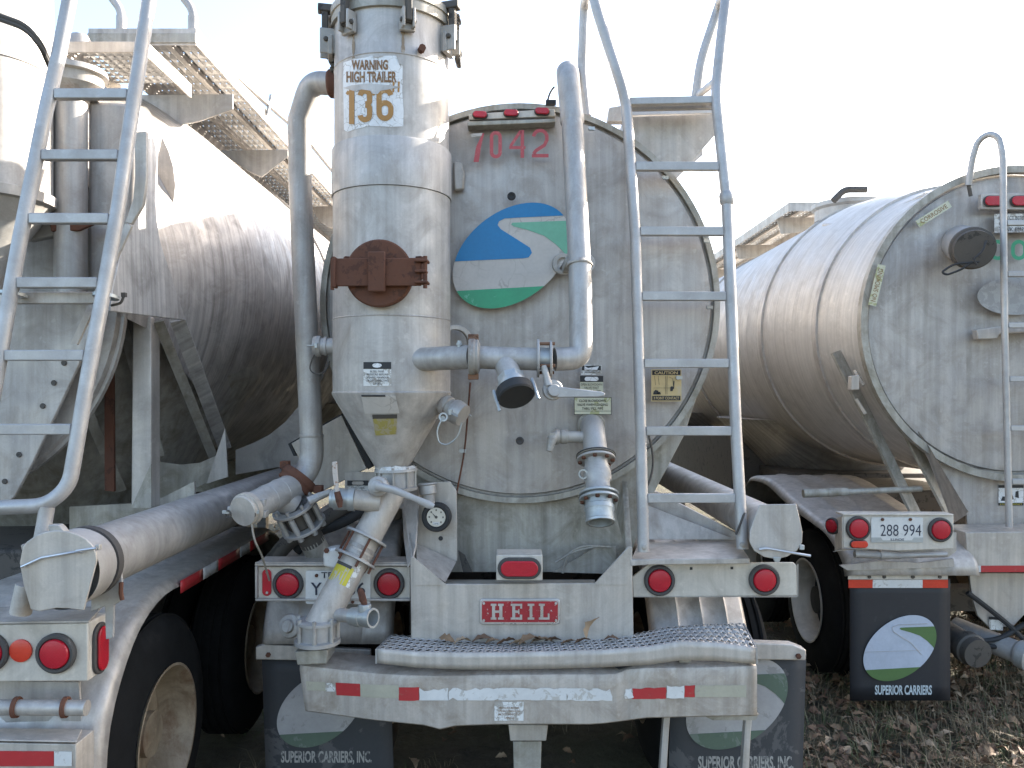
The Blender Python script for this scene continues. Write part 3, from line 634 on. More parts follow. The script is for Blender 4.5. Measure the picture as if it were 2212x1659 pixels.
clamp(ang(752, .285), .0, 'dark_steel'); clamp(ang(880, .285), .0, 'dark_steel', .045)
for a, m in ((R(72), 'dark_steel'), (R(-78), 'dark_steel'), (R(140), 'dark_steel'), (R(-140), 'dark_steel')): clamp(a, .03, m, .06, 1.3)
# hanging latch chains beside the column
def hang(u, v0, v1, w, Y, m='dark_steel'):
    b = B(); random.seed(int(u)); n = 4
    for k in range(n):
        va, vb = v0+(v1-v0)*k/n, v0+(v1-v0)*(k+1)/n; j = random.uniform(-3, 3); ww = w*random.uniform(.7, 1.15)
        b.px([(u+j-ww, va+2), (u+j-ww*.5, va-2), (u+j+ww*.7, va), (u+j+ww, vb-2), (u+j+ww*.4, vb+2), (u+j-ww*.8, vb)], Y+.012*(k % 2), .05)
    return part('lid_latch', b, M[m], col, .006)
hang(709, 32, 64, 10, 3.70, 'cast_rust'); hang(709, 66, 120, 7, 3.70, 'dark_steel'); hang(716, 118, 152, 6, 3.70, 'dark_steel')
hang(981, 28, 62, 15, 3.66); hang(985, 64, 112, 13, 3.66, 'cast_rust'); hang(990, 106, 138, 9, 3.68)
b = B(); b.box(cyl_pt(ang(750), 3.755, .25)+V((0, 0, .02)), (.10, .16, .03), Matrix.Rotation(R(-20), 3, 'Z')); part('clamp_latch', b, M['rust_light'], col, .005)
b = B(); p = cyl_pt(ang(910), zat(98), .268); b.cyl(p, p+V((.01, -.03, 0)), .016, n=8); part('nut', b, M['rust'], col)
# rust streaks below clamps
M['rust_run'] = paint('rust_stain', (.26, .20, .14), .7, .5, (.36, .31, .26), 18)
for u, v0, v1, w in ((762, 66, 118, 4), (871, 62, 112, 5)):
    b = B(); a0, a1 = ang(u-w), ang(u+w); rr = [random.uniform(.3, 1) for _ in range(9)]
    b.sheet(lambda s, t: cyl_pt((a0+a1)/2+(a1-a0)*(s-.5)*rr[round(t*8)], zat(v0+(v1-v0)*t), .2655), 2, 8); part('stain', b, M['rust_run'], col)
# warning sticker
def on_col(u, v, r):                              # survey reading -> point on the column's skin
    lo, hi = R(-80), R(72)
    for k in range(40):
        a = (lo+hi)/2
        if (CX+r*math.sin(a))/(CY-r*math.cos(a))*F < u-U0: lo = a
        else: hi = a
    return cyl_pt(a, EYE+(V0-v)/F*(CY-r*math.cos(a)), r)
def colmap(u0, v0, u1, v1, r): return lambda s, t: on_col(u0+(u1-u0)*s, v1+(v0-v1)*t, r)
edge = [(742, 135), (760, 129), (790, 124), (806, 119), (830, 120), (858, 120), (870, 142), (869, 200), (872, 240), (871, 273), (845, 274), (800, 272), (772, 278), (750, 285), (743, 280), (742, 220), (741, 180)]
def colsheet(outline, r, m, par, nm, step=10):    # outline in survey readings wrapped round the column
    us = [p[0] for p in outline]; vs = [p[1] for p in outline]; con = None
    b = B(); u = min(us)
    while u < max(us)-1e-3:
        u2 = min(u+step, max(us)); pl = clip(outline, [(u, min(vs)-9), (u2, min(vs)-9), (u2, max(vs)+9), (u, max(vs)+9)])
        if len(pl) >= 3: b.poly([on_col(x, y, r) for x, y in pl])
        u = u2
    bmesh.ops.remove_doubles(b.bm, verts=b.bm.verts[:], dist=1e-5)
    return part(nm, b, M[m], par, smooth=60)
stk = colsheet(edge, .2655, 'white', col, 'warning_sticker')
text('WARNING', colmap(759, 129, 838, 151, .2672), M['brown_print'], stk, .035)
text('HIGH TRAILER', colmap(748, 154, 857, 178, .2672), M['brown_print'], stk, .035)
cm_ = lambda u, v: on_col(u, v, .2676)
for ch, u0, u1, v0, v1 in (('1', 749, 768, 191, 268), ('3', 772, 804, 191, 264), ("'", 804, 812, 186, 206), ('6', 813, 850, 189, 261), ('"', 848, 863, 176, 199)): digit(ch, u0, v0, u1, v1, 4 if ch in '"' else (5 if ch == "'" else 11.5), cm_, 'orange_print', stk)
colsheet([(741, 190), (760, 184), (795, 180), (842, 184), (866, 188), (840, 193), (822, 196), (816, 203), (806, 203), (801, 196), (780, 193), (770, 198), (752, 193)], .2684, 'alu_col', stk, 'torn_patch')
colsheet([(856, 119), (871, 119), (871, 143), (862, 136)], .2686, 'alu_col', stk, 'torn_patch'); colsheet([(803, 118), (832, 119), (820, 123), (808, 124)], .2686, 'alu_col', stk, 'torn_patch')
# lower stickers
zc_ = lambda v: zat(v, 3.45)
stk = colsheet([(785, 782), (845, 782), (845, 834), (785, 834)], .2730, 'white_worn', col, 'sticker')
colsheet([(785, 782), (845, 782), (845, 797), (785, 797)], .2742, 'black', stk, 'sticker_band')
b = B(); b.sheet(lambda s, t: cyl_pt(ang(815)+.075*(2*s-1)*math.sqrt(max(0, 1-(2*t-1)**2)), zat(789.5)+.010*(2*t-1), .2752), 8, 8); part('sticker_band', b, M['white'], stk)
for i, tx in enumerate(('BLEED TANK', 'PRESSURE BEFORE', 'OPENING MANHOLES', 'OR DISCONNECTING', 'LINES')):
    w = (15, 23, 25, 24, 9)[i]; text(tx, colmap(815-w, 800+i*6.6, 815+w, 804.5+i*6.6, .2745), M['black'], stk)
def cone_pt(u, v, off=.003):                      # point on the cone under the column
    for k in range(3):
        Y = 3.45 if k == 0 else Y
        z = EYE+(V0-v)/F*Y; r = .080+(min(z, 1.99)-1.66)/.33*.192+off; x = (u-U0)/F*Y; dx = max(-r*.98, min(r*.98, x-CX)); Y = CY-math.sqrt(r*r-dx*dx)
    return V((x, Y, z))
def conesheet(c4, m, par, nm, off=.003, n=10):
    b = B()
    def f(s, t):
        a = (c4[0][0]+(c4[1][0]-c4[0][0])*s, c4[0][1]+(c4[1][1]-c4[0][1])*s); d = (c4[3][0]+(c4[2][0]-c4[3][0])*s, c4[3][1]+(c4[2][1]-c4[3][1])*s)
        return cone_pt(a[0]+(d[0]-a[0])*t, a[1]+(d[1]-a[1])*t, off)
    b.sheet(f, n, n); return part(nm, b, M[m], par, smooth=60)
s1 = conesheet([(780, 853), (854, 853), (863, 893), (788, 894)], 'white_logo', col, 'sticker', .003)
conesheet([(780, 853), (832, 853), (833, 857), (781, 857)], 'black', s1, 'sticker_band', .0045)
s2 = conesheet([(804, 896), (858, 895), (856, 938), (811, 941)], 'yellow_dirty', col, 'sticker', .003)
conesheet([(804, 896), (858, 895), (858, 904), (805, 905)], 'dark_steel', s2, 'sticker_band', .0045)
b = B(); b.px([(822, 942), (846, 941), (838, 972), (832, 972)], 3.55, .004)
b.bm.free()
# rusted port cover with its strap
pc = cyl_pt(ang(817), zat(590, 3.4), .255); pax = V((math.sin(ang(817))*.6, -1, 0)).normalized(); pc.x += .012
b = B(); b.lathe(pc, pax, [(0, .140), (.045, .142), (.05, .145), (.062, .145), (.068, .138), (.074, .03), (.074, .001)], 48, False, True)
pt = part('port_cover', b, M['rust'], col, smooth=30)
side = V((0, 0, 1)).cross(pax)*-1; side = V((-pax.y, pax.x, 0)); 
b = B(); Mx = Matrix((side, pax, V((0, 0, 1)))).transposed()
b.box(pc+pax*.092+side*.0, (.375, .014, .118), Mx); b.box(pc+pax*.088+side*-.182, (.014, .05, .13), Mx)
b.box(pc+pax*.096+side*.188, (.05, .05, .012), Mx); 
for z in (-.05, .05): b.box(pc+pax*.085+side*.19+V((0, 0, z*.9)), (.055, .07, .012), Mx)
part('port_strap', b, M['rust'], pt, .004)
b = B(); b.box(pc+pax*.106, (.075, .016, .17), Mx); part('port_clamp', b, M['rust'], pt, .006)
b = B(); b.cyl(pc+pax*.10+side*.205+V((0, 0, -.07)), pc+pax*.10+side*.205+V((0, 0, .065)), .009, n=8); part('strap_pin', b, M['rust'], pt); b = B(); b.cyl(pc+pax*.10+side*-.19+V((0, 0, -.075)), pc+pax*.10+side*-.19+V((0, 0, .06)), .008, n=8)
part('strap_pin', b, M['rust'], pt)
for a, z in ((R(62), 2.5), (R(-65), 2.52)):
    b = B(); q = cyl_pt(a*.55, 2.55, .27); b.box(q, (.03, .04, .10), Matrix.Rotation(a, 3, 'Z')); part('hinge_lug', b, M['rust'], pt, .003)
# stub connector on the left of the column
def camlock(root, p, ax, r, L, m='cast', cap=None, capm='cast', ring=True):
    p = V(p); ax = V(ax).normalized(); b = B()
    b.lathe(p, ax, [(0, r*.82), (L*.35, r*.82), (L*.36, r*.95), (L*.5, r*.95), (L*.52, r*.84), (L*.7, r*.84)], 28, True, True); o = part('hose_coupling', b, M[m], root, smooth=30)
    b = B(); b.lathe(p+ax*(L*.66), ax, [(0, r), (L*.06, r*1.06), (L*.2, r*1.06), (L*.24, r), (L*.34, r*.98), (L*.345, r*.9), (L*.33, .001)], 28, True, True); part('coupling_cap', b, M[capm], o, smooth=30)
    a = ax.cross(V((0, 0, 1))); a = (a if a.length > .1 else ax.cross(V((0, 1, 0)))).normalized()
    for sg in (-1, 1):
        q = p+ax*(L*.78)+a*(sg*r*1.1); b = B(); b.box(q, (r*.3, r*.3, r*.5)); b.tube([q, q+ax*(r*.5)+a*(sg*r*.12), q+ax*(r*.9)+a*(sg*r*.05)], r*.08, 8); part('cam_arm', b, M['galv'], o, .002)
    return o
camlock(col, W(724, 748, 3.72), (-1, 0, .0), .047, .098)
b = B(); b.tube(bend([W(684, 757, 3.70), W(672, 780, 3.7), W(668, 800, 3.69), W(685, 811, 3.69), W(706, 800, 3.70), W(712, 780, 3.71)], .05), .0035, 6); part('cable_loop', b, M['dark_steel'], col)
camlock(col, W(938, 862, 3.66), (.70, -.35, -.38), .052, .17, 'cast_rust')
b = B(); b.tube(bend([W(955, 905, 3.52), W(943, 930, 3.52), W(948, 957, 3.52), W(966, 962, 3.52), W(990, 945, 3.5), W(998, 912, 3.49)], .05), .0035, 6); part('cable_loop', b, M['galv'], col)
b = B(); b.lathe(W(956, 904, 3.54), (.2, -1, 0), [(0, .012), (.006, .012)], 16); b.ann(W(957, 901, 3.53), (.2, -1, .1), .013, .02, .008); part('cable_eye', b, M['galv'], col)
# collector pipe to the right
A0 = W(938, 770, 3.50); A1 = W(1010, 775, 3.44)
YP = 3.43
b = B(); b.tube([W(893, 777, 3.535), W(1018, 771, YP)], .052, 28)
pp = part('air_pipe', b, M['pipe'], col, smooth=40)
b = B(); b.lathe(W(1012, 771, YP), (1, 0, 0), [(0, .056), (.002, .078), (.026, .080), (.030, .075), (.042, .076), (.05, .058)], 28); cr = part('clamp_ring', b, M['cast_rust'], pp, .003, smooth=30)
for sg in (-1, 1):
    b = B(); b.box(W(1020, 771, YP)+V((0.005, .0, sg*.085)), (.045, .03, .025)); part('clamp_bolt', b, M['rust_light'], cr, .003)
b = B(); q = W(992, 751, YP); b.cyl(q, q+V((0, 0, .03)), .009, n=8); b.cyl(q+V((0, 0, .012)), q+V((0, 0, .02)), .014, n=6); part('grease_nipple', b, M['galv'], pp)
b = B(); b.tube([W(1036, 772, YP), W(1160, 776, YP)], .049, 24); tee = part('pipe_tee', b, M['pipe'], col, smooth=40)
b = B(); d_ = (W(1112, 845, 3.33)-W(1092, 782, YP)).normalized(); b.lathe(W(1092, 782, YP), d_, [(0, .052), (.06, .050), (.10, .048)], 24); part('pipe_branch', b, M['pipe'], tee)
b = B(); q = W(1092, 782, YP)+d_*.085; b.lathe(q, d_, [(0, .050), (.002, .060), (.028, .060), (.030, .056)], 8); b.lathe(q+d_*.03, d_, [(0, .062), (.02, .064), (.03, .062)], 28); part('hex_nut', b, M['galv'], tee, .002)
b = B(); b.lathe(q+d_*.058, d_, [(0, .066), (.01, .078), (.05, .080), (.056, .074), (.054, .06), (.056, .001)], 36, True, True); cp = part('black_cap', b, M['rubber'], tee, smooth=30)
for sg in (-1, 1):
    a = d_.cross(V((0, 1, 0))).normalized(); q2 = q+d_*.085+a*(sg*.084); b = B(); b.tube([q2-d_*.04, q2, q2+d_*.05+V((0, -.006, 0)), q2+d_*.07], [.008, .009, .006, .008], 8); part('cam_arm', b, M['galv'], cp)
# flanged valve, lever and the long riser
for u, w in ((1160, .006), (1187, .006)):
    b = B(); b.lathe(W(u, 774+(u-1160)*.1, YP), (1, 0, .0), [(0, .048), (0, .082), (.008, .083), (.010, .080), (.010, .05)], 36); fl_ = part('flange', b, M['cast'], tee, smooth=30)
    if u == 1160: bolts(fl_, W(u, 774, YP), (1, 0, 0), .069, 4, .008, .075, 'rust_light', .5)
b = B(); b.cyl(W(1160, 775, YP), W(1192, 776, YP), .049, n=24); vb_ = part('valve_body', b, M['galv'], tee)
b = B(); b.tube([W(1175, 790, YP-.055), W(1180, 812, YP-.06), W(1185, 832, YP-.06)], [.016, .014, .020], 12); part('valve_stem', b, M['cast'], vb_)
b = B(); b.lathe(W(1193, 843, YP-.045), (.12, -1, .1), [(0, .044), (.018, .045), (.022, .04)], 20); b.lathe(W(1196, 844, YP-.072), (.12, -1, .1), [(0, .028), (.02, .026)], 16); part('lever_hub', b, M['cast'], vb_, .003)
b = B(); b.prism([W(1182, 838, YP-.09), W(1200, 834, YP-.09), W(1240, 839, YP-.09), W(1300, 846, YP-.09), W(1308, 850, YP-.09), W(1306, 856, YP-.09), W(1290, 858, YP-.09), W(1205, 859, YP-.09), W(1186, 852, YP-.09)], (0, .014, 0)); part('valve_lever', b, M['rail'], vb_, .004)
rp = bend([W(1198, 776, YP), W(1255, 774, YP+.02), W(1253, 572, 3.53)], .15, 8)
b = B(); b.tube(rp, .0505, 28); ris = part('air_riser', b, M['pipe'], mid, smooth=40)
b = B(); b.tube([W(1252, 574, 3.53), W(1236, 262, 3.74)], .0505, 28); part('riser_pipe', b, M['pipe'], ris)
b = B(); rd = (W(1236, 262, 3.74)-W(1252, 574, 3.53)).normalized(); b.lathe(W(1252, 576, 3.53), rd, [(0, .058), (.006, .060), (.012, .056), (.02, .0525)], 28); part('riser_collar', b, M['cast_rust'], ris)
b = B(); b.tube(bend([W(1236, 263, 3.745), W(1226, 157, 3.80), W(1223, 157, 4.40)], .075, 8), .054, 28); part('riser_top', b, M['pipe'], ris, smooth=40)
b = B(); b.lathe(W(1236, 263, 3.744), rd, [(-.012, .0525), (0, .057), (.03, .057), (.032, .055)], 28); part('riser_collar', b, M['pipe'], ris)
b = B(); b.ann(W(1213, 572, 3.9), (.2, -1, 0), .030, .052, .03); b.box(W(1225, 572, 3.75), (.03, .3, .035)); part('pipe_bracket', b, M['cast_rust'], ris, .003)
b = B(); b.ann(W(1262, 570, 3.9), (.2, -1, 0), .030, .048, .03); part('pipe_bracket', b, M['cast'], ris, .003)
# outlet below the cone: butterfly valve, dropping pipe, flanges, base elbow
o0 = W(854, 1010, CY); 
b = B(); b.lathe(W(855, 1012, CY), (0.03, 0, -1), [(0, .078), (0, .098), (.012, .100), (.014, .085), (.085, .085), (.087, .1), (.1, .098), (.1, .07)], 36); vb2 = part('outlet_valve', b, M['cast'], col, smooth=30)
bolts(vb2, W(855, 1012, CY)+V((0, 0, -.1)), (0, 0, 1), .09, 8, .007, .11, 'cast_rust')
b = B(); random.seed(3); b.lathe(W(855, 1010, CY), (0, 0, 1), [(-.012, .094), (.004, .088), (.012, .083)], 36, False, False)
for v_ in b.bm.verts: v_.co += V((random.uniform(-.006, .006), random.uniform(-.006, .006), random.uniform(-.005, .005)))
part('sealant_bead', b, M['white_tape'], vb2)
b = B(); b.lathe(W(820, 1050, 3.60), (0, -1, .1), [(0, .045), (.05, .045), (.055, .04), (.06, .030), (.085, .028), (.09, .018)], 20); part('lever_hub', b, M['cast'], vb2, .002)
b = B(); b.tube([W(812, 1049, 3.51), W(850, 1058, 3.505), W(895, 1076, 3.50), W(925, 1090, 3.495), W(937, 1095, 3.495)], [.019, .017, .013, .018, .012], 12)
for v_ in b.bm.verts: v_.co.y = 3.5+(v_.co.y-3.5)*.45
part('valve_lever', b, M['rail'], vb2)
PA, PB = W(850, 1050, 3.70), W(686, 1362, 3.47); pd = (PB-PA).normalized()
b = B(); b.tube(bend([W(855, 1036, CY), W(846, 1062, 3.69), W(686, 1358, 3.47)], .06), .066, 28); dp = part('discharge_pipe', b, M['alu_warm'], col, smooth=40)
for f_ in (.37, .52):
    q = PA+(PB-PA)*f_; b = B(); b.lathe(q-pd*.006, pd, [(0, .06), (0, .099), (.012, .100), (.012, .06)], 40); fl_ = part('flange', b, M['cast'], dp, .002, smooth=30)
    if f_ == .37: bolts(fl_, q, pd, .086, 6, .0055, (PB-PA).length*.15+.02, 'rust', .3)
    else: bolts(fl_, q, pd, .086, 6, .006, .035, 'rust', .3)
for f_ in (.43, .47):
    q = PA+(PB-PA)*f_; b = B(); b.lathe(q, pd, [(0, .066), (.002, .069), (.02, .069), (.022, .066)], 32, False, False); part('sleeve_band', b, M['cast_rust'], dp)
def dp_pt(f_, a, off):                            # on the drop pipe's near surface
    s_ = pd.cross(V((0, 1, 0))).normalized()*-1; n_ = s_.cross(pd).normalized()
    if n_.y > 0: n_ = -n_
    return PA+(PB-PA)*f_+(s_*math.sin(a)+n_*math.cos(a))*(.066+off)
b = B(); b.sheet(lambda s, t: dp_pt(.585+.115*t, -.35+1.45*s, .002), 8, 4); ys = part('sticker', b, M['yellow'], dp)
b = B(); b.sheet(lambda s, t: dp_pt(.575+.02*t, -.15+1.25*s, .0032), 8, 2); part('sticker_band', b, M['grommet'], ys)
b = B(); b.sheet(lambda s, t: dp_pt(.55+.15*t, -.75+.38*s, .0022), 4, 4); part('torn_patch', b, M['white_worn'], dp)
b = B(); b.lathe(PB+V((0, 0, .05)), (0, 0, -1), [(0, .085), (.004, .092), (.016, .092), (.018, .078), (.085, .076), (.088, .098), (.104, .098), (.105, .02)], 40); be = part('outlet_base', b, M['cast'], dp, smooth=30)
for k in range(7):
    a = 2*PI*k/7+.3; q = PB+V((.086*math.cos(a), .086*math.sin(a), 0)); b = B(); b.cyl(q+V((0, 0, -.05)), q+V((0, 0, .062)), .009, n=8); part('bolt', b, M['cast_rust'], be)
b = B(); b.px([(636, 1408), (708, 1404), (706, 1434), (642, 1437)], 3.43, .16); part('outlet_plate', b, M['alu_dirty'], be, .004)
b = B(); q = W(632, 1352, 3.62); b.lathe(q, (-.3, -1, .25), [(0, .05), (.02, .055), (.03, .052), (.035, .03), (.05, .028)], 20); part('outlet_boss', b, M['cast_rust'], be, .003)
# drain branch with ball valve and rusty lever
b = B(); b.tube([W(712, 1326, 3.49), W(772, 1332, 3.42)], .029, 20); dr = part('drain_branch', b, M['pipe'], dp, smooth=40)
b = B(); ax = (W(818, 1336, 3.36)-W(762, 1331, 3.43)).normalized(); b.lathe(W(760, 1331, 3.43), ax, [(0, .032), (.002, .038), (.03, .039), (.032, .043), (.06, .043), (.062, .039), (.085, .039), (.088, .042), (.118, .042), (.118, .033), (.06, .031)], 24, True, True); part('ball_valve', b, M['galv'], dr, smooth=30)
b = B(); q = W(788, 1311, 3.39); b.cyl(q-V((0, 0, .02)), q+V((0, 0, .012)), .028, n=8); part('valve_neck', b, M['galv'], dr, .003)
b = B(); b.tube([W(789, 1308, 3.385), W(784, 1296, 3.385), W(780, 1280, 3.385), W(778, 1271, 3.385)], [.010, .016, .015, .007], 8); part('drain_lever', b, M['rust'], dr)
# small ball valve with pale lever to the left of the outlet
b = B(); b.cyl(W(820, 1086, 3.62), W(764, 1079, 3.60), .046, n=24); bv = part('side_branch', b, M['alu_warm'], col)
b = B(); b.lathe(W(768, 1079, 3.60), (-1, 0, .03), [(0, .046), (.002, .053), (.03, .053), (.032, .047), (.06, .050), (.095, .050), (.1, .042), (.112, .04)], 24); part('ball_valve', b, M['galv'], bv, smooth=30)
b = B(); b.prism([W(717, 998, 3.53), W(728, 997, 3.53), W(729, 1020, 3.53), W(733, 1066, 3.53), W(724, 1066, 3.53), W(718, 1025, 3.53)], (0, .006, 0)); lv = part('valve_lever', b, M['wood_white'], bv, .002)
b = B(); b.tube([W(728, 1062, 3.53), W(733, 1082, 3.53), W(735, 1096, 3.53)], [.014, .016, .010], 8); part('lever_end', b, M['rust'], lv)
# grimy white wireless box under the flanges
b = B(); b.px([(697, 1200), (700, 1188), (722, 1184), (745, 1190), (742, 1222), (735, 1232), (698, 1224)], 3.58, .09); wb = part('plastic_box', b, M['plate'], dp, .010)
for u, v in ((706, 1189), (737, 1193)): bolts(wb, W(u, v, 3.58), (0, -1, 0), 0, 1, .012, .01)
# gauge panel
b = B(); b.prism([W(905, 1044, 3.84), W(972, 1040, 3.84), W(986, 1060, 3.84), W(988, 1212, 3.84), W(900, 1218, 3.84)], (0, .008, 0)); gp_ = part('gauge_panel', b, M['alu_warm'], mid, .003)
b = B(); b.prism([W(868, 1080, 3.90), W(878, 1100, 3.86), W(889, 1205, 3.62), W(880, 1225, 3.62), W(872, 1160, 3.75)], (.006, 0, 0)); b.prism([W(868, 1060, 3.9), W(905, 1050, 3.85), W(897, 1180, 3.7), W(888, 1215, 3.62)], (.006, .01, 0)); part('panel_fin', b, M['alu'], gp_)
b = B(); b.prism([W(899, 1175, 3.82), W(900, 1215, 3.64), W(962, 1258, 3.64), W(985, 1215, 3.82)], (0, .006, .004)); part('panel_foot', b, M['alu'], gp_)
gc = W(945, 1117, 3.78)
b = B(); b.lathe(gc+V((0, .03, 0)), (-.1, -1, .05), [(0, .06), (.008, .068), (.045, .070), (.055, .064), (.056, .052), (.045, .046), (.045, .001)], 40, True, True); ga = part('pressure_gauge', b, M['rubber'], gp_, smooth=30)
gn = V((-.1, -1, .05)).normalized(); gs = gn.cross(V((0, 0, 1))).normalized(); gs = -gs if gs.x < 0 else gs; gu = gs.cross(gn); gu = -gu if gu.z < 0 else gu; go = gc+V((0, .03, 0))+gn*.047
b = B(); b.poly([go+gs*(.045*math.cos(2*PI*k/32))+gu*(.045*math.sin(2*PI*k/32)) for k in range(32)]); part('gauge_dial', b, M['glass_face'], ga)
gmap = lambda x0, y0, x1, y1, o=.0015: (lambda s, t: go+gn*o+gs*(x0+(x1-x0)*s)+gu*(y0+(y1-y0)*t))
b = B(); f_ = gmap(-.016, -.036, .016, -.024, .001); b.poly([f_(0, 0), f_(1, 0), f_(1, 1), f_(0, 1)]); part('gauge_label', b, M['white'], ga)
text('TANK', gmap(-.013, -.034, .013, -.026, .002), M['black'], ga)
b = B(); b.poly([go+gn*.003+gs*.004-gu*.002, go+gn*.003-gs*.002-gu*.005, go+gn*.003-gs*.022+gu*.024]); b.lathe(go, gn, [(0, .007), (.004, .006)], 14); part('gauge_needle', b, M['dark_steel'], ga)
for k in range(7):
    a = R(225-45*k); q = go+gn*.001+gs*(.033*math.cos(a))+gu*(.033*math.sin(a)); b = B(); b.poly([q+gs*x+gu*y for x, y in ((-.003, -.004), (.003, -.004), (.003, .004), (-.003, .004))]); part('gauge_mark', b, M['dark_steel'], ga)
b = B(); b.lathe(W(922, 1044, 3.78), (.12, -.1, -1), [(0, .045), (.006, .048), (.012, .040), (.05, .040), (.055, .030), (.10, .028)], 24); part('gauge_fitting', b, M['cast'], gp_, smooth=30)
b = B(); q = W(952, 1163, 3.838); b.lathe(q, (0, -1, 0), [(0, .011), (.001, .011)], 16); part('panel_hole', b, M['black'], gp_)
# left pipe down to the manifold
lp_ = bend([W(722, 181, 3.80), W(672, 178, 3.84), W(646, 260, 3.87)], .14, 8)+[W(649, 420, 3.87), W(673, 950, 3.85)]
b = B(); b.tube(lp_, .0545, 28); lpp = part('downpipe', b, M['pipe'], mid, smooth=40)
b = B(); b.lathe(W(722, 181, 3.80), (1, 0, .02), [(-.03, .056), (-.02, .066), (.02, .068), (.03, .06)], 28); part('pipe_clamp', b, M['rust'], lpp, .003)
b = B(); b.tube(bend([W(673, 945, 3.85), W(674, 1000, 3.85), W(640, 1050, 3.78)], .07, 8), .056, 28); part('pipe_elbow', b, M['pipe'], lpp, smooth=40)
b = B(); b.lathe(W(673, 944, 3.85), (0, 0, 1), [(0, .0565), (.004, .0585), (.012, .0585), (.014, .0565)], 28, False, False); part('weld_collar', b, M['pipe'], lpp)
cd = V((-.55, -.35, -.75)).normalized()
b = B(); b.lathe(W(652, 1026, 3.80), cd, [(0, .06), (.002, .088), (.035, .092), (.04, .085), (.065, .086), (.07, .06)], 32); cl_ = part('pipe_clamp', b, M['rust'], lpp, .004, smooth=30)
for sg in (-1, 1):
    q = W(652, 1030, 3.79)+cd.cross(V((0, 1, 0))).normalized()*(sg*.098); b = B(); b.box(q, (.04, .05, .035)); part('clamp_bolt', b, M['rust'], cl_, .004)
# manifold: capped inlet, valve and lower pipe
ma, mb = W(634, 1050, 3.76), W(530, 1102, 3.44); mx = (mb-ma).normalized()
b = B(); b.tube([ma-mx*.03, mb], .064, 28); mf = part('inlet_manifold', b, M['cast'], lpp, smooth=40)
for f_ in (.3, .55):
    q = ma+(mb-ma)*f_; b = B(); b.lathe(q, mx, [(0, .065), (.004, .067), (.008, .065)], 28, False, False); part('weld_collar', b, M['cast'], mf)
b = B(); b.lathe(mb-mx*.03, mx, [(0, .064), (.004, .074), (.03, .075), (.032, .068), (.045, .068), (.05, .064), (.052, .001)], 36, True, True); ic = part('inlet_cap', b, M['alu_warm'], mf, smooth=30)
for du in (-.9, .9):
    q = mb+mx*.028+V((du*.058, -.003, -.006)); b = B(); b.ann(q, mx, .012, .017, .006, 20); part('cap_ring', b, M['dark_steel'], ic)
    b = B(); b.box(q+V((du*.012, .0, .008)), (.03, .012, .014)); part('cam_arm', b, M['galv'], ic)
for du, dz in ((.07, .03), (.075, -.02), (-.07, 0)):
    b = B(); b.box(mb+V((du, .03, dz)), (.02, .05, .03)); part('cap_lug', b, M['cast'], ic, .003)
b = B(); b.tube(bend([W(542, 1118, 3.42), W(548, 1165, 3.43), W(566, 1200, 3.5), W(582, 1254, 3.64)], .1), .0045, 6); part('cap_chain', b, M['alu_dirty'], mf)
va, vb3 = W(634, 1092, 3.72), W(672, 1165, 3.80); vx = (vb3-va).normalized()
b = B(); b.tube([W(600, 1070, 3.68), va], .058, 24); part('manifold_branch', b, M['cast'], mf)
for f_ in (.0, .55):
    q = va+(vb3-va)*f_; b = B(); b.lathe(q, vx, [(0, .05), (0, .105), (.014, .106), (.015, .05)], 36); fl_ = part('flange', b, M['cast'], mf, .002, smooth=30)
    if f_ == 0: bolts(fl_, q, vx, .09, 8, .008, .12, 'cast', .2, .02)
b = B(); b.lathe(va, vx, [(0, .07), (.1, .07), (.11, .06), (.22, .06)], 28); part('valve_body', b, M['dark_steel'], mf, smooth=30)
b = B(); b.tube([va+V((.09, -.08, .03)), W(690, 1072, 3.66), W(716, 1062, 3.64)], [.022, .018, .014], 10); part('valve_lever', b, M['cast'], mf)
b = B(); b.tube(bend([vb3, vb3+vx*.14, vb3+vx*.2+V((.1, .25, .02)), vb3+V((.3, .7, .05))], .12), .06, 24); part('feed_pipe', b, M['alu_dirty'], mf, smooth=40)
b = B(); b.tube(bend([W(640, 1190, 4.0), W(680, 1150, 4.0), W(740, 1130, 4.0), W(790, 1100, 4.05)], .1), .026, 12); part('rubber_hose', b, M['rubber'], mid)
b = B(); b.tube(bend([W(580, 1222, 3.95), W(625, 1165, 3.95), W(700, 1125, 4.0), W(800, 1060, 4.1)], .1), .04, 12); part('rubber_hose', b, M['dark_steel'], mid)
# boxy tray end behind the downpipe
b = B(); b.prism([W(629, 958, 4.12), W(738, 897, 4.12), W(793, 1012, 4.12), W(684, 1068, 4.12)], (0, .35, 0)); tr = part('hose_tray', b, M['alu_warm'], mid, .004)
b = B(); b.prism([W(739, 893, 4.115), W(748, 893, 4.115), W(805, 1008, 4.115), W(795, 1014, 4.115)], (0, .3, 0)); b.prism([W(622, 959, 4.125), W(738, 893, 4.125), W(739, 896, 4.125), W(630, 961, 4.125), W(640, 985, 4.125), W(634, 985, 4.125)], (0, .3, 0)); part('tray_seal', b, M['rubber'], tr)
s1 = None
b = B(); b.px([(750, 1038), (796, 1038), (796, 1066), (750, 1066)], 4.05, .002); st1 = part('sticker', b, M['white_worn'], mid)
b = B(); b.px([(750, 1038), (796, 1038), (796, 1049), (750, 1049)], 4.0475, .001); part('sticker_band', b, M['black'], st1)
b = B(); oval(b, W(773, 1043.5, 4.046), (0, -1, 0), (0, 0, 1), .030, .0085, .001); part('sticker_band', b, M['alu_warm'], st1)
text('BLEED TANK', flat(758, 1052, 788, 1056, 4.0475), M['black'], st1); text('BEFORE ENTERING', flat(756, 1059, 791, 1063, 4.0475), M['black'], st1)
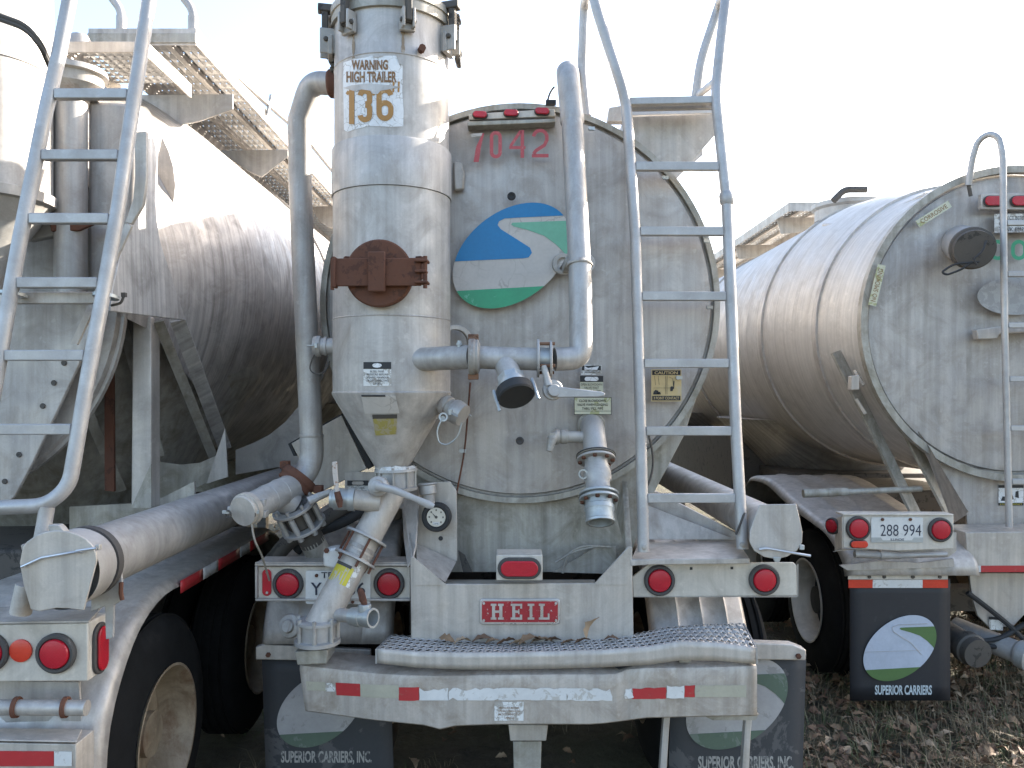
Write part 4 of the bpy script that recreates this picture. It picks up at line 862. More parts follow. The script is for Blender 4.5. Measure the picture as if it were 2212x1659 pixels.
b = B(); b.px([(745, 1020), (880, 1020), (880, 1100), (745, 1085)], 4.055, .01); part('tray_bracket', b, M['alu'], mid)

# ------------------------------------------------------------------ things on the middle tank head
b = B(); b.px([(1010, 262), (1200, 256), (1200, 264), (1010, 272)], 3.86, .08); mb_ = part('marker_bar', b, M['alu_dirty'], mid, .003)
b = B(); b.px([(1012, 246), (1198, 235), (1200, 251), (1013, 259)], 3.88, .05); part('marker_rail', b, M['light_face'], mb_, .003)
for u, v in ((1037, 249.5), (1104, 246), (1171, 242)):
    oval_lamp(mb_, W(u, v, 3.878), (0, -1, 0), (0.04, 0, 1), .034, .0155, 'lens', .004)
b = B(); b.tube(bend([W(1182, 221, 3.9), W(1188, 200, 3.92), W(1197, 188, 3.95)], .03), .005, 6); b.box(W(1190, 222, 3.9), (.05, .03, .02)); part('lamp_wire', b, M['rubber'], mb_)
for ch, u0, u1, v0, v1, sk_ in (('0', 1058, 1084, 283, 342, -2), ('4', 1100, 1135, 281, 341, -2), ('2', 1149, 1185, 278, 340, -2)):
    digit(ch, u0, v0, u1, v1, 7.5, lambda u, v: W(u, v, YH-.066), 'red_print', hd, 'painted_number')
b = B(); b.px([(1042, 288), (1046, 288), (1039, 318), (1034, 350), (1023, 350), (1028, 318)], YH-.066, .001); part('painted_number', b, M['red_print'], hd)
b = B(); b.px([(1017, 289), (1042, 287), (1040, 294), (1018, 296)], YH-.0665, .001); part('paint_patch', b, M['white_logo'], hd)
logo(hd, 1105, 552, 127, YH-.062, 'white_logo', 'blue', 'green', 'green_pale')
for u, v, r, m in ((1105, 424, .016, 'rubber'), (1123, 952, .015, 'grommet')):
    b = B(); p = W(u, v, YH-.06); b.lathe(p, (0, -1, 0), [(0, r+.005), (.006, r+.004), (.008, r-.002), (.004, r-.008), (.004, .001)], 20, False, True); part('plug', b, M[m], hd)
b = B(); b.tube(bend([W(1016, 826, YH-.072), W(1010, 900, YH-.072), W(1004, 975, YH-.072), W(986, 1066, YH-.072)], .1), .005, 6); part('sensor_cable', b, M['rust'], hd)
for u, v in ((1281, 278), (1440, 384), (1530, 521), (1536, 664), (1470, 816), (1003, 974), (1424, 1080)):
    b = B(); p = W(u-3, v, YH-.07); b.box(p, (.03, .012, .016)); b.lathe(p+V((-.008, 0, 0)), (0, -1, 0), [(0, .010), (.012, .009)], 10); part('cable_clip', b, M['galv'], hd)
b = B(); b.tube(bend([W(1400, 935, 3.9), W(1412, 985, 3.9), W(1408, 1030, 3.88), W(1388, 1070, 3.86)], .1), .006, 6); part('air_line', b, M['dark_steel'], mid)
# faint weathered number shadow on the head, dent, bracket beside the column
b = B(); b.px([(978, 348), (998, 350), (1004, 372), (1002, 410), (980, 412)], YH-.04, .03); part('head_bracket', b, M['alu'], hd, .01)
b = B(); b.ann(W(982, 740, 3.86), (.3, -1, 0), .06, .085, .03); part('head_boss', b, M['alu'], hd, .004)
# stickers on the head
def sticker(u0, v0, u1, v1, Y, m, root, nm='sticker'):
    b = B(); b.px([(u0, v0), (u1, v0), (u1, v1), (u0, v1)], Y, .0012); return part(nm, b, M[m], root)
YS = YH-.068
s1 = sticker(1255, 788, 1300, 810, YS, 'white_worn', hd); b = B(); b.rect(1257, 790, 1298, 800, YS-.0015, .001); part('sticker_band', b, M['black'], s1)
b = B(); b.px([(1263, 791), (1270, 795), (1294, 791), (1290, 799), (1262, 799)], YS-.003, .001); part('sticker_band', b, M['white'], s1)
text('MAXIMUM PRESSURE', flat(1264, 802, 1296, 806, YS-.002), M['black'], s1)
s1 = sticker(1253, 812, 1303, 846, YS, 'sign_mud', hd); b = B(); b.rect(1253, 812, 1303, 825, YS-.0015, .001); part('sticker_band', b, M['black'], s1)
b = B(); oval(b, W(1278, 818.5, YS-.003), (0, -1, 0), (0, 0, 1), .034, .010, .001); part('sticker_band', b, M['white'], s1)
for i, tx in enumerate(('OPEN BLOWDOWN', 'VALVE WAIT', 'FOR AIR FLOW')): text(tx, flat(1278-(23, 16, 20)[i], 828+7*i, 1278+(23, 16, 20)[i], 833+7*i, YS-.002), M['black'], s1)
s1 = sticker(1240, 858, 1321, 896, YS, 'black', hd); b = B(); b.rect(1241.2, 859.2, 1319.8, 887.5, YS-.0014, .001); b.rect(1241.2, 888.5, 1319.8, 894.8, YS-.0014, .001); part('sticker_field', b, M['sign_mud'], s1)
for i, tx in enumerate(('CLOSE BLOWDOWN', 'VALVE WHEN LOADING', 'THRU FILL PIPE')): text(tx, flat(1280-(29, 33, 23)[i], 863+8.4*i, 1280+(29, 33, 23)[i], 868.5+8.4*i, YS-.003), M['black'], s1, .012)
s1 = sticker(1407, 798, 1472, 867, YS, 'cream', hd)
b = B(); b.rect(1409, 800, 1470, 810, YS-.0015, .001); b.rect(1409, 855, 1470, 865, YS-.0015, .001); part('sticker_band', b, M['black'], s1)
text('CAUTION', flat(1414, 802, 1464, 808.5, YS-.003), M['cream'], s1, .02); text('3 POINT CONTACT', flat(1412, 857, 1467, 863, YS-.003), M['cream'], s1, .012)
b = B()
for pl in ([(1411, 852), (1412, 846), (1416, 842), (1422, 844), (1424, 852)], [(1418, 852), (1420, 848), (1426, 846), (1428, 852)], [(1448, 836), (1452, 834), (1455, 838), (1453, 845), (1448, 845)], [(1455, 823), (1457, 823), (1456, 840), (1454, 840)]): b.px(pl, YS-.003, .001)
for a, c_ in (((1412, 838), (1450, 838)), ((1438, 812), (1438, 852)), ((1441, 812), (1441, 852)), ((1445, 814), (1453, 818)), ((1453, 818), (1455, 836)), ((1422, 812), (1424, 832)), ((1414, 812), (1416, 832))):
    b.bar(W(*a, YS-.002), W(*c_, YS-.002), .0012, .001)
part('sticker_drawing', b, M['black'], s1)
# lower right valve train
e0, e1, e2 = W(1284, 905, 3.93), W(1284, 935, 3.80), W(1296, 1115, 3.60); ed = (e2-e1).normalized()
b = B(); b.tube(bend([W(1275, 915, 3.96), W(1281, 925, 3.80), e1+ed*.12], .09, 8), .056, 28); vt = part('blowdown_pipe', b, M['cast'], mid, smooth=40)
b = B(); b.lathe(W(1277, 918, 3.90), (0, -1, -.1), [(0, .068), (.008, .066), (.012, .058)], 28); part('weld_collar', b, M['alu_dirty'], vt)
L = (e2-e1).length
def along(f_): return e1+(e2-e1)*f_
for f_, mm in ((.27, 'cast_rust'), (.315, 'cast'), (.735, 'galv'), (.79, 'galv')):
    b = B(); b.lathe(along(f_), ed, [(0, .05), (0, .090), (.012, .091), (.012, .05)], 40); fl_ = part('flange', b, M[mm], vt, .002, smooth=30)
    if f_ in (.315, .79): bolts(fl_, along(f_)+ed*.010, ed, .076, 8, .010, .012, 'rust', .2)
b = B(); b.lathe(along(.28), ed, [(0, .05), (.0, .093), (.006, .093), (.006, .05)], 40); part('gasket', b, M['rubber'], vt)
b = B(); b.lathe(along(.32), ed, [(0, .056), (.04, .055), (.042, .060), (.06, .060), (.062, .064), (.10, .066), (.12, .056), (.15, .056), (.17, .066), (.19, .07)], 32); part('valve_body', b, M['cast'], vt, smooth=30)
b = B(); b.lathe(along(.80), ed, [(0, .062), (.03, .062), (.035, .068), (.055, .068), (.06, .065), (.10, .064), (.105, .067), (.115, .066), (.115, .054), (.02, .052), (.02, .001)], 36, True, True); part('open_nozzle', b, M['galv'], vt, smooth=30)
b = B(); b.ann(along(.5)+V((-.065, -.03, 0)), (-.4, -1, 0), .016, .023, .008, 20); part('ring', b, M['galv'], vt)
b = B(); b.tube([W(1270, 945, 3.80), W(1222, 943, 3.76)], .028, 18); b.lathe(W(1226, 943, 3.765), (-1, 0, 0), [(0, .034), (.03, .036), (.035, .030), (.05, .04), (.06, .038), (.062, .001)], 18); b.tube([W(1200, 938, 3.75), W(1192, 950, 3.73), W(1186, 975, 3.72)], [.022, .024, .014], 12); b.box(W(1193, 946, 3.73), (.03, .02, .05)); part('sample_valve', b, M['cast_rust'], vt, .002)
# hose tube with its hinged cap
hz = 1.39; ht = hose_tube(mid, 1.170, 3.52, 8.5, hz, .094)
b = B(); b.px([(1641, 1090), (1712, 1089), (1720, 1088), (1728, 1120), (1734, 1150), (1733, 1172), (1722, 1190), (1700, 1203), (1676, 1208), (1650, 1203), (1629, 1190), (1619, 1170), (1620, 1148), (1630, 1118)], 3.50, .008); cpo = part('tube_cap', b, M['alu'], ht, .003)
b = B(); b.px([(1670, 1204), (1688, 1204), (1684, 1215), (1674, 1215)], 3.495, .01); part('cap_lug', b, M['galv'], cpo, .002); b = B(); b.px([(1728, 1176), (1738, 1178), (1738, 1188), (1728, 1188)], 3.495, .01); part('cap_lug', b, M['galv'], cpo, .002)
b = B(); b.tube([W(1640, 1187, 3.485), W(1655, 1185, 3.48), W(1665, 1186, 3.48), W(1710, 1194, 3.47), W(1751, 1201, 3.46)], [.007, .008, .005, .005, .006], 8); part('cap_pin', b, M['badge_silver'], cpo)
b = B(); b.tube(bend([W(1608, 1108, 3.62), W(1600, 1130, 3.6), W(1590, 1155, 3.6)], .05), .006, 6); part('tube_strap', b, M['dark_steel'], ht)
# ladder
def ladder(root, Lp, Rp, rungs, r, rm='rail', sq=.042):
    b = B(); b.tube(Lp, r, 16); l = part('ladder_rail', b, M[rm], root, smooth=40); b = B(); b.tube(Rp, r, 16); part('ladder_rail', b, M[rm], root, smooth=40)
    def at(P, z):
        for i in range(len(P)-1):
            a, c_ = P[i], P[i+1]
            if (a.z-z)*(c_.z-z) <= 0 and a.z != c_.z: return a+(c_-a)*((z-a.z)/(c_.z-a.z))
    for z in rungs:
        p, q = at(Lp, z), at(Rp, z)
        if not p or not q: continue
        b = B(); d = (q-p).normalized(); b.bar(p+d*r*.9, q-d*r*.9, .032, sq); part('ladder_rung', b, M[rm], root, .004)
Lr = [W(1390, 1192, 3.62), W(1384, 930, 3.69), W(1372, 500, 3.79), W(1352, 214, 3.86)]
Lr2 = bend([Lr[2], Lr[3], W(1289, 20, 3.9), W(1275, -40, 3.95), W(1263, 5, 4.4), W(1257, 150, 4.4), W(1267, 250, 4.4)], .09, 6)
Rr = [W(1604, 1186, 3.62), W(1590, 930, 3.69), W(1570, 432, 3.81), W(1546, 205, 3.86)]
Rr2 = bend([Rr[2], Rr[3], W(1561, 60, 3.9), W(1574, -40, 3.95), W(1556, 5, 4.4), W(1514, 130, 4.4), W(1503, 215, 4.4)], .09, 6)
rz = []
for v in (1076, 931, 785, 640, 500, 360):
    Y = 3.62+(1190-v)/(1190-210)*.24; rz.append(EYE+(V0-v)/F*Y)
ladder(mid, Lr[:2]+Lr2, Rr[:2]+Rr2, rz, .0265)
b = B(); q = W(1570, 428, 3.812); b.lathe(q, (Rr[3]-Rr[2]).normalized(), [(-.035, .028), (-.02, .036), (.015, .036), (.03, .029)], 18); part('rail_sleeve', b, M['rail'], mid)
for u, v in ((1391, 1182), (1603, 1176)):
    b = B(); p = W(u, v, 3.594); b.lathe(p, (0, -1, 0), [(0, .012), (.01, .012), (.012, .008)], 12); part('bolt', b, M['cast_rust'], mid)
# catwalk over the barrel with its end platform and brackets
walkway(mid, .66, 1.08, 4.36, 12.5, 3.60, 60)
b = B(); b.bar(W(1355, 221, 3.87), W(1547, 217, 3.87), .04, .036); b.bar(W(1357, 236, 4.0), W(1545, 232, 4.0), .02, .022); b.bar(W(1360, 247, 4.12), W(1543, 242, 4.12), .02, .022)
pf = part('top_step', b, M['rail'], mid, .004)
b = B(); b.grating(lambda s, t: W(1354+190*s, 214, 3.89)+V((.02*t, .12*t, 0)), 9, 2, (0, 0, .008), .5); part('platform_grating', b, M['step'], pf, smooth=0)
b = B(); b.px([(1358, 252), (1544, 246), (1546, 290), (1461, 387), (1440, 378), (1369, 320)], 4.05, .01); part('platform_bracket', b, M['alu'], pf, .002)
b = B(); b.px([(1312, 262), (1316, 232), (1340, 228), (1352, 232), (1352, 262)], 4.3, .06); part('platform_bracket', b, M['alu'], pf, .003)
b = B(); b.px([(1490, 268), (1518, 268), (1518, 335), (1468, 378), (1460, 378)], 5.2, .01); part('platform_bracket', b, M['alu'], pf, .003)
b = B(); b.tube([W(1550, 172, 3.95), W(1500, 212, 4.5), W(1440, 240, 6.0)], .02, 10); part('hand_rail', b, M['rail'], pf)

# ------------------------------------------------------------------ the left trailer
XL, YLL = -2.77, 2.87
lt = thing('tank_trailer', 'leftmost grey tank trailer, with a leaning ladder and a catwalk above its sunlit barrel', 'trailer', (XL, YLL, 0), G3)
running_gear(lt, XL, YLL-.02)
b = B(); n = 72; rings = []
def ystart(a):                                    # the lower half of the rear end is cut away obliquely over the hopper
    d = math.degrees(a); d = d-360 if d > 180 else d
    if d >= -6: return 0
    if d < -90: d = -180-d
    q = (-d-6)/54; return min(2.3, .1+.9*q+1.16*q*q)
sec = [(0, .955, 2.447), (.35, 1.09, 2.53), (.7, 1.19, 2.60), (1.1, 1.26, 2.645), (1.3, 1.27, 2.65)]+[(1.3+.7*k, 1.27, 2.65) for k in range(1, 13)]+[(10.3, .9, 2.6)]
for y, r, z in sec:
    row = []
    for k in range(n):
        a = 2*PI*k/n; ys_ = ystart(a); yy = max(y, ys_)
        rr, zz = r, z
        if yy > y:
            for i in range(len(sec)-1):
                if sec[i][0] <= yy <= sec[i+1][0]:
                    f_ = (yy-sec[i][0])/(sec[i+1][0]-sec[i][0]); rr = sec[i][1]+(sec[i+1][1]-sec[i][1])*f_; zz = sec[i][2]+(sec[i+1][2]-sec[i][2])*f_
        row.append(b.bm.verts.new((XL+rr*math.cos(a), 3.70+yy, zz+rr*math.sin(a))))
    rings.append(row)
for i in range(len(rings)-1):
    for k in range(n): b.face([rings[i][k], rings[i][(k+1) % n], rings[i+1][(k+1) % n], rings[i+1][k]])
bmesh.ops.dissolve_degenerate(b.bm, dist=1e-5, edges=b.bm.edges[:])
tb = part('tank_barrel', b, M['alu_side'], lt, smooth=25)
for y, r, z in ((3.3, 1.285, 2.65), (5.9, 1.285, 2.65)):
    b = B(); b.ann((XL, 3.4+y, z), (0, 1, 0), r-.04, r+.004, .06, 72); part('weld_band', b, M['alu'], tb)
b = B(); b.lathe((XL, 5.0, 2.45), (0, 0, -1), [(0, 1.2), (.35, 1.17), (1.35, .50), (1.6, .3)], 40); hp = part('hopper', b, M['alu_dirty'], lt, smooth=30)
for y in (8.0, 10.6):
    b = B(); b.lathe((XL, y, 1.9), (0, 0, -1), [(0, 1.15), (1.0, .25)], 32); part('hopper', b, M['alu_dirty'], lt)
lhd = head(lt, XL, 3.69)
b = B(); b.px([(-60, 636), (214, 640), (190, 735), (171, 786), (120, 895), (70, 1000), (31, 1073), (-60, 1150)], 3.60, .02); ls = part('tank_skirt', b, M['alu_head'], lt, .004)
for u, v in ((138, 784), (116, 827), (92, 877), (41, 982), (10, 1040)):
    b = B(); p = W(u, v, 3.597); b.lathe(p, (0, -1, 0), [(0, .013), (.004, .011), (.004, .001)], 14, False, True); part('bolt', b, M['dark_steel'], ls)
b = B(); b.cyl(W(80, 1010, 4.6), W(92, 1008, 5.2), .115, n=28); part('air_tank', b, M['rubber'], lt, .02)
b = B(); b.cyl((XL+.2, 4.6, .9), (XL+.2, 5.4, .9), .16); part('outlet_pipe', b, M['dark_steel'], lt)
for q in ([(110, 1075), (160, 1050), (175, 1075)], [(60, 1055), (60, 1090), (100, 1100)], [(130, 1040), (132, 1100)]):
    b = B(); b.tube([W(u, v, 4.7) for u, v in q], .012, 8); part('air_line', b, M['rubber'], lt)
# frame members over the hopper
b = B(); b.px([(286, 682), (326, 684), (327, 1098), (283, 1096)], 3.86, .10); po = part('rear_post', b, M['alu'], lt, .006)
b = B(); b.px([(283, 1097), (326, 1002), (327, 1098)], 3.85, .008); part('gusset', b, M['alu_dirty'], po)
b = B(); b.px([(225, 690), (243, 692), (246, 1062), (226, 1060)], 3.95, .02); part('rusty_strip', b, M['rust'], lt)
for a, c_, w, m in (((342, 694, 3.9), (462, 990, 4.55), .05, 'alu_dirty'), ((384, 692, 3.85), (486, 968, 4.6), .07, 'alu_side'), ((238, 700, 3.97), (300, 860, 4.4), .05, 'alu_dirty'), ((262, 690, 3.97), (345, 985, 4.3), .05, 'alu_dirty'), ((165, 830, 3.9), (262, 1060, 4.2), .05, 'alu_dirty')):
    b = B(); b.bar(W(*a), W(*c_), w, .012, (.3, -1, 0)); part('hopper_rib', b, M[m], hp)
b = B(); b.px([(316, 985), (345, 998), (390, 1004), (430, 1000), (466, 985), (452, 1040), (380, 1075), (316, 1100)], 4.3, .012); part('hopper_plate', b, M['alu_dirty'], lt)
b = B(); b.px([(486, 925), (492, 1030), (446, 1045)], 4.25, .01); part('gusset', b, M['alu'], lt)
b = B(); b.px([(509, 972), (545, 958), (581, 940), (616, 912), (650, 872), (655, 1000), (509, 1025)], 5.15, .02); part('side_plate', b, M['alu_side'], lt)
b = B(); b.px([(150, 1095), (330, 1085), (420, 1040), (420, 1120), (150, 1160)], 3.95, .02); part('frame_plate', b, M['alu_dirty'], lt)
# short column, cables, vertical pipe, plates beside the ladder
b = B(); b.lathe((-2.22, 3.36, 0), (0, 0, 1), [(2.78, .20), (2.80, .265), (2.84, .268), (2.845, .252), (3.35, .252), (3.355, .256), (3.36, .252), (4.2, .250), (4.25, .2), (4.26, .001)], 48, True, True); lc = part('filler_column', b, M['alu_col'], lt, smooth=28)
b = B(); b.lathe((-2.22, 3.36, 2.80), (0, 0, -1), [(0, .25), (.26, .09), (.4, .09)], 32); part('column_cone', b, M['cast_rust'], lc)
for d in (0, 9):
    b = B(); b.tube(bend([W(-10, 38-d*.9, 3.0), W(55, 62-d, 3.0), W(88, 100-d, 3.02), W(108, 146-d, 3.1)], .1), .009, 8); part('air_line', b, M['dark_steel'], lt)
b = B(); b.px([(0, 470), (40, 450), (95, 452), (150, 470), (180, 474), (180, 490), (120, 508), (60, 520), (-5, 500)], 3.5, .05); part('pipe_bracket', b, M['cast_rust'], lt, .006)
b = B(); b.px([(105, 474), (215, 478), (170, 498), (110, 500)], 3.46, .02); part('rusty_clip', b, M['rust'], lt, .004)
b = B(); b.tube([W(153, 640, 3.52), W(153, 222, 3.52)], .067, 28); vp = part('vent_pipe', b, M['pipe'], lt)
b = B(); b.lathe(W(160, 216, 3.56), (0, 0, 1), [(0, .06), (.0, .10), (.03, .12), (.05, .135), (.055, .12), (.10, .12), (.105, .14), (.13, .135), (.13, .05)], 36); part('vent_head', b, M['cast_rust'], vp, smooth=30)
b = B(); b.lathe(W(172, 110, 4.15), (0, 0, 1), [(-.3, .062), (0, .062), (.05, .058), (.08, .04), (.095, .001)], 28, True, True); part('vent_cap', b, M['pipe'], vp)
b = B(); b.px([(188, 216), (290, 222), (292, 300), (282, 620), (188, 610)], 3.58, .25); part('pipe_fairing', b, M['alu_head'], lt, .02)
b = B(); b.px([(290, 285), (316, 283), (316, 386), (309, 442), (284, 484), (270, 480), (287, 430), (291, 380)], 3.18, .02); part('hanger_strap', b, M['alu_warm'], lt, .003)
Ysk = lambda u: 3.10+(u-240)/160*.75
b = B(); b.prism([W(u, v, Ysk(u)) for u, v in ((308, 330), (318, 300), (348, 297), (341, 335), (337, 380), (336, 430), (340, 480), (346, 521), (372, 602), (402, 692), (240, 672), (244, 620), (262, 545), (292, 440))], (-.012, 0, 0)); part('skirt_panel', b, M['alu_side'], lt, .003)
b = B(); b.px([(270, 484), (284, 488), (166, 745), (152, 742)], 3.16, .015); part('hanger_strap', b, M['alu_warm'], lt)
cr_ = [(350, 296), (364, 326), (374, 358), (379, 400), (374, 440), (364, 480), (346, 521), (340, 480), (336, 430), (337, 380), (342, 335)]
b = B(); b.px(cr_, 4.12, .25); part('barrel_gusset', b, M['alu'], lt, .003)
# catwalk, end platform, brackets and rail
wk = walkway(lt, -2.28, -1.70, 4.30, 12.5, 3.95, 72)
b = B(); b.px([(188, 71), (422, 71), (422, 92), (188, 92)], 4.285, .02); part('walkway_lip', b, M['alu_dirty'], wk, .003)
b = B(); x0, x1 = -2.17, -1.78; b.box(((x0+x1)/2, 3.86, 3.675), (x1-x0, .012, .055)); b.box((x1, 4.14, 3.675), (.010, .56, .075)); b.box((x0, 4.14, 3.675), (.010, .56, .075)); sl_ = part('lower_step', b, M['alu'], lt, .003)
b = B(); b.grating(lambda s, t: V((x0+(x1-x0)*s, 3.87+.5*t, 3.70)), 9, 10, (0, 0, .008), .5); part('platform_grating', b, M['step'], sl_, smooth=0)
for pl, Y in (([(262, 205), (503, 203), (503, 236), (430, 262), (322, 284), (300, 286), (285, 262)], 4.75), ([(470, 325), (622, 323), (622, 338), (565, 383), (540, 372)], 5.9), ([(672, 446), (735, 444), (735, 470), (716, 494), (690, 478)], 8.1)):
    b = B(); b.px(pl, Y, .012); part('walkway_bracket', b, M['alu'], wk, .003)
for u in (262, 417):
    b = B(); b.tube(bend([W(u, 74, 4.33), W(u, 22, 4.33), W(u-22, -6, 4.33), W(u-60, -60, 4.33)], .06), .022, 12); b.cyl(W(u-9, 45, 4.33), W(u+9, 45, 4.33), .012, n=8); b.cyl(W(u, 73, 4.33), W(u, 36, 4.33), .027, n=14); part('hand_post', b, M['rail'], wk)
b = B(); b.tube(bend([W(422, 66, 4.33), W(430, 78, 4.36), W(448, 110, 4.5), V((-1.66, 6.4, 4.06)), V((-1.66, 12, 4.06))], .12), .02, 10); part('hand_rail', b, M['rail'], wk)
for y in (5.5, 6.4, 8.2):
    b = B(); b.tube([V((-1.66, y, 4.06)), V((-1.69, y, 3.92))], .012, 8); part('rail_stub', b, M['rail'], wk)
# ladder
LR = [W(150, 1030, 2.850), W(167, 950, 2.862), W(191, 807, 2.892), W(228, 608, 2.934), W(255, 451, 2.970), W(277, 297, 3.006), W(297, 164, 3.039), W(322, 0, 3.078), W(334, -80, 3.099)]
LL = [W(-42, 1010, 2.850), W(-28, 927, 2.865), W(7, 728, 2.907), W(27, 608, 2.934), W(44, 513, 2.955), W(68, 393, 2.982), W(99, 239, 3.021), W(123, 137, 3.045), W(150, 0, 3.078), W(165, -80, 3.099)]
rz = []
for v in (205, 337, 474, 612, 768, 927):
    Y = 2.85+(1030-v)/1030*.228; rz.append(EYE+(V0-v)/F*Y)
LR_full = bend([W(-70, 1099, 2.82), W(100, 1092, 2.82), W(150, 1050, 2.84)]+LR[1:], .06, 5)
ladder(lt, LL, LR_full, rz, .0262, sq=.039)
b = B(); b.tube([W(102, 1094, 2.82), W(96, 1130, 2.82), W(86, 1185, 2.81)], .026, 14); part('ladder_foot', b, M['rail'], lt)
b = B(); b.rect(-60, 630, 226, 656, 2.99, .03); lbk = part('ladder_bracket', b, M['alu'], lt, .004)
for u, v in ((29, 636), (229, 640)):
    b = B(); q = W(u, v, 2.96); b.lathe(q, (LR[5]-LR[3]).normalized(), [(-.006, .030), (-.006, .046), (.006, .046), (.006, .030)], 24, False, False); part('rail_cuff', b, M['galv'], lbk)
b = B(); b.tube(bend([W(240, 660, 3.0), W(262, 655, 3.0), W(267, 640, 3.0)], .03), .005, 6); b.box(W(268, 637, 3.0), (.016, .016, .016)); part('wire_end', b, M['dark_steel'], lbk)
# hose tube with its hinged cap
lh = hose_tube(lt, -1.505, 2.72, 8.0, 1.404, .112)
capo = [(119, 1146), (98, 1149), (77, 1157), (58, 1170), (49, 1181), (42, 1216), (50, 1262), (66, 1317), (84, 1321), (122, 1314), (150, 1315), (181, 1319), (196, 1262), (209, 1212), (207, 1195), (199, 1178), (186, 1165), (168, 1155), (145, 1148)]
b = B(); b.px(capo, 2.655, .008); cpo = part('tube_cap', b, M['alu_warm'], lh, .003)
b = B(); b.lathe((-1.505, 2.665, 1.404), (0, 1, 0), [(0, .128), (.11, .128), (.112, .119), (.14, .119)], 40, False, False); part('tube_collar', b, M['cast'], lh)
b = B(); b.lathe((-1.505, 2.80, 1.404), (0, 1, 0), [(0, .116), (.0, .127), (.035, .127), (.035, .116)], 40, False, False); part('rubber_band', b, M['grommet'], lh)
b = B(); b.px([(104, 1148), (104, 1134), (126, 1134), (134, 1142), (140, 1150)], 2.66, .03); part('cap_lug', b, M['cast_rust'], cpo, .003); b = B(); b.px([(203, 1178), (214, 1176), (214, 1188), (205, 1190)], 2.66, .02); part('cap_lug', b, M['cast_rust'], cpo, .003); b = B(); b.px([(44, 1178), (52, 1174), (54, 1186), (46, 1190)], 2.66, .02); part('cap_lug', b, M['cast_rust'], cpo, .003)
b = B(); b.tube([W(46, 1225, 2.645), W(90, 1205, 2.645), W(130, 1198, 2.645), W(165, 1192, 2.64), W(180, 1194, 2.64), W(165, 1190, 2.64), W(208, 1184, 2.64)], .0045, 8); part('cap_pin', b, M['badge_silver'], cpo)
b = B(); b.tube([W(225, 1215, 2.8), W(262, 1196, 2.9), W(295, 1178, 3.0)], .004, 6); part('tie_wire', b, M['badge_silver'], lh)
b = B(); b.px([(196, 1290), (212, 1262), (258, 1254), (262, 1238), (264, 1262), (258, 1300), (246, 1308), (244, 1378), (228, 1382), (226, 1310), (196, 1322)], 2.84, .012); part('tube_bracket', b, M['cast'], lt, .003)
b = B(); b.tube([W(262, 1258, 2.83), W(261, 1280, 2.83), W(264, 1296, 2.83)], .008, 8); part('rusty_pin', b, M['rust'], lt)
b = B(); b.tube([W(58, 1262, 2.78), W(44, 1325, 2.78)], .035, 12); part('tube_bracket', b, M['alu'], lt)
# light box
b = B(); b.prism([W(-150, 1352, 2.82), W(190, 1346, 2.82), W(190, 1472, 2.82), W(-150, 1474, 2.82)], (0, .14, 0)); lx = part('light_bar', b, M['light_face'], lt, .005)
b = B(); b.prism([W(-150, 1346, 2.81), W(192, 1341, 2.81), W(220, 1310, 3.05), W(-150, 1312, 3.05)], (0, 0, -.006)); part('light_bar_top', b, M['alu'], lx)
lamp(lx, 123, 1410, 2.819, .052, .0705); lamp(lx, -22, 1408, 2.819, .052, .0705)
b = B(); q = W(46, 1405, 2.819); b.lathe(q, (0, -1, 0), [(0, .040), (.006, .040), (.008, .036), (.009, .001)], 32, False, True); part('reflector', b, M['lens_orange'], lx)
xs_ = W(190, 0, 2.82).x
oval_lamp(lx, V((xs_, 2.893, W(0, 1404, 2.87).z)), (1, 0, 0), (0, 1, 0), .080, .034, 'lens_dark', .013)
b = B(); b.cyl(W(-40, 1528, 2.80), W(188, 1529, 2.80), .027, n=18); tp = part('step_tube', b, M['alu'], lt)
for u in (34, 140):
    b = B(); b.ann(W(u-3, 1528, 2.80), (1, .1, 0), .0275, .036, .014, 20); part('tube_strap', b, M['rust'], tp)
b = B(); b.prism([W(-150, 1602, 2.74), W(164, 1608, 2.74), W(164, 1720, 2.74), W(-150, 1720, 2.74)], (0, .12, 0)); b.prism([W(-150, 1599, 2.735), W(166, 1605, 2.735), W(178, 1578, 2.86), W(-150, 1575, 2.86)], (0, 0, .006)); lbm = part('bumper', b, M['alu_warm'], lt, .004)
b = B(); b.px([(-100, 1622), (116, 1623), (116, 1655), (-100, 1656)], 2.737, .001); part('reflective_tape', b, M['red_tape'], lbm); b = B(); b.px([(117, 1623), (155, 1624), (155, 1655), (117, 1655)], 2.737, .001); part('reflective_tape', b, M['white_tape'], lbm)
b = B(); b.px([(-150, 1470), (170, 1474), (180, 1640), (-150, 1640)], 2.93, .012); part('light_bar_back', b, M['alu'], lt)
lf = fender(lt, XL+.45, -1.497, YLL); fender(lt, XL-1.27, XL-.45, YLL)
for k, (d0, d1) in enumerate(((3.58, 3.84), (3.842, 4.04), (4.042, 4.36), (4.362, 4.53), (4.532, 4.87))):
    b = B()
    def f_(s, t):
        y = d0+(d1-d0)*s; return V((-1.488, y, 1.158-.056*t))
    b.sheet(f_, 5, 1); part('reflective_tape', b, M['white_tape' if k % 2 else 'red_tape'], lf, solid=.002)

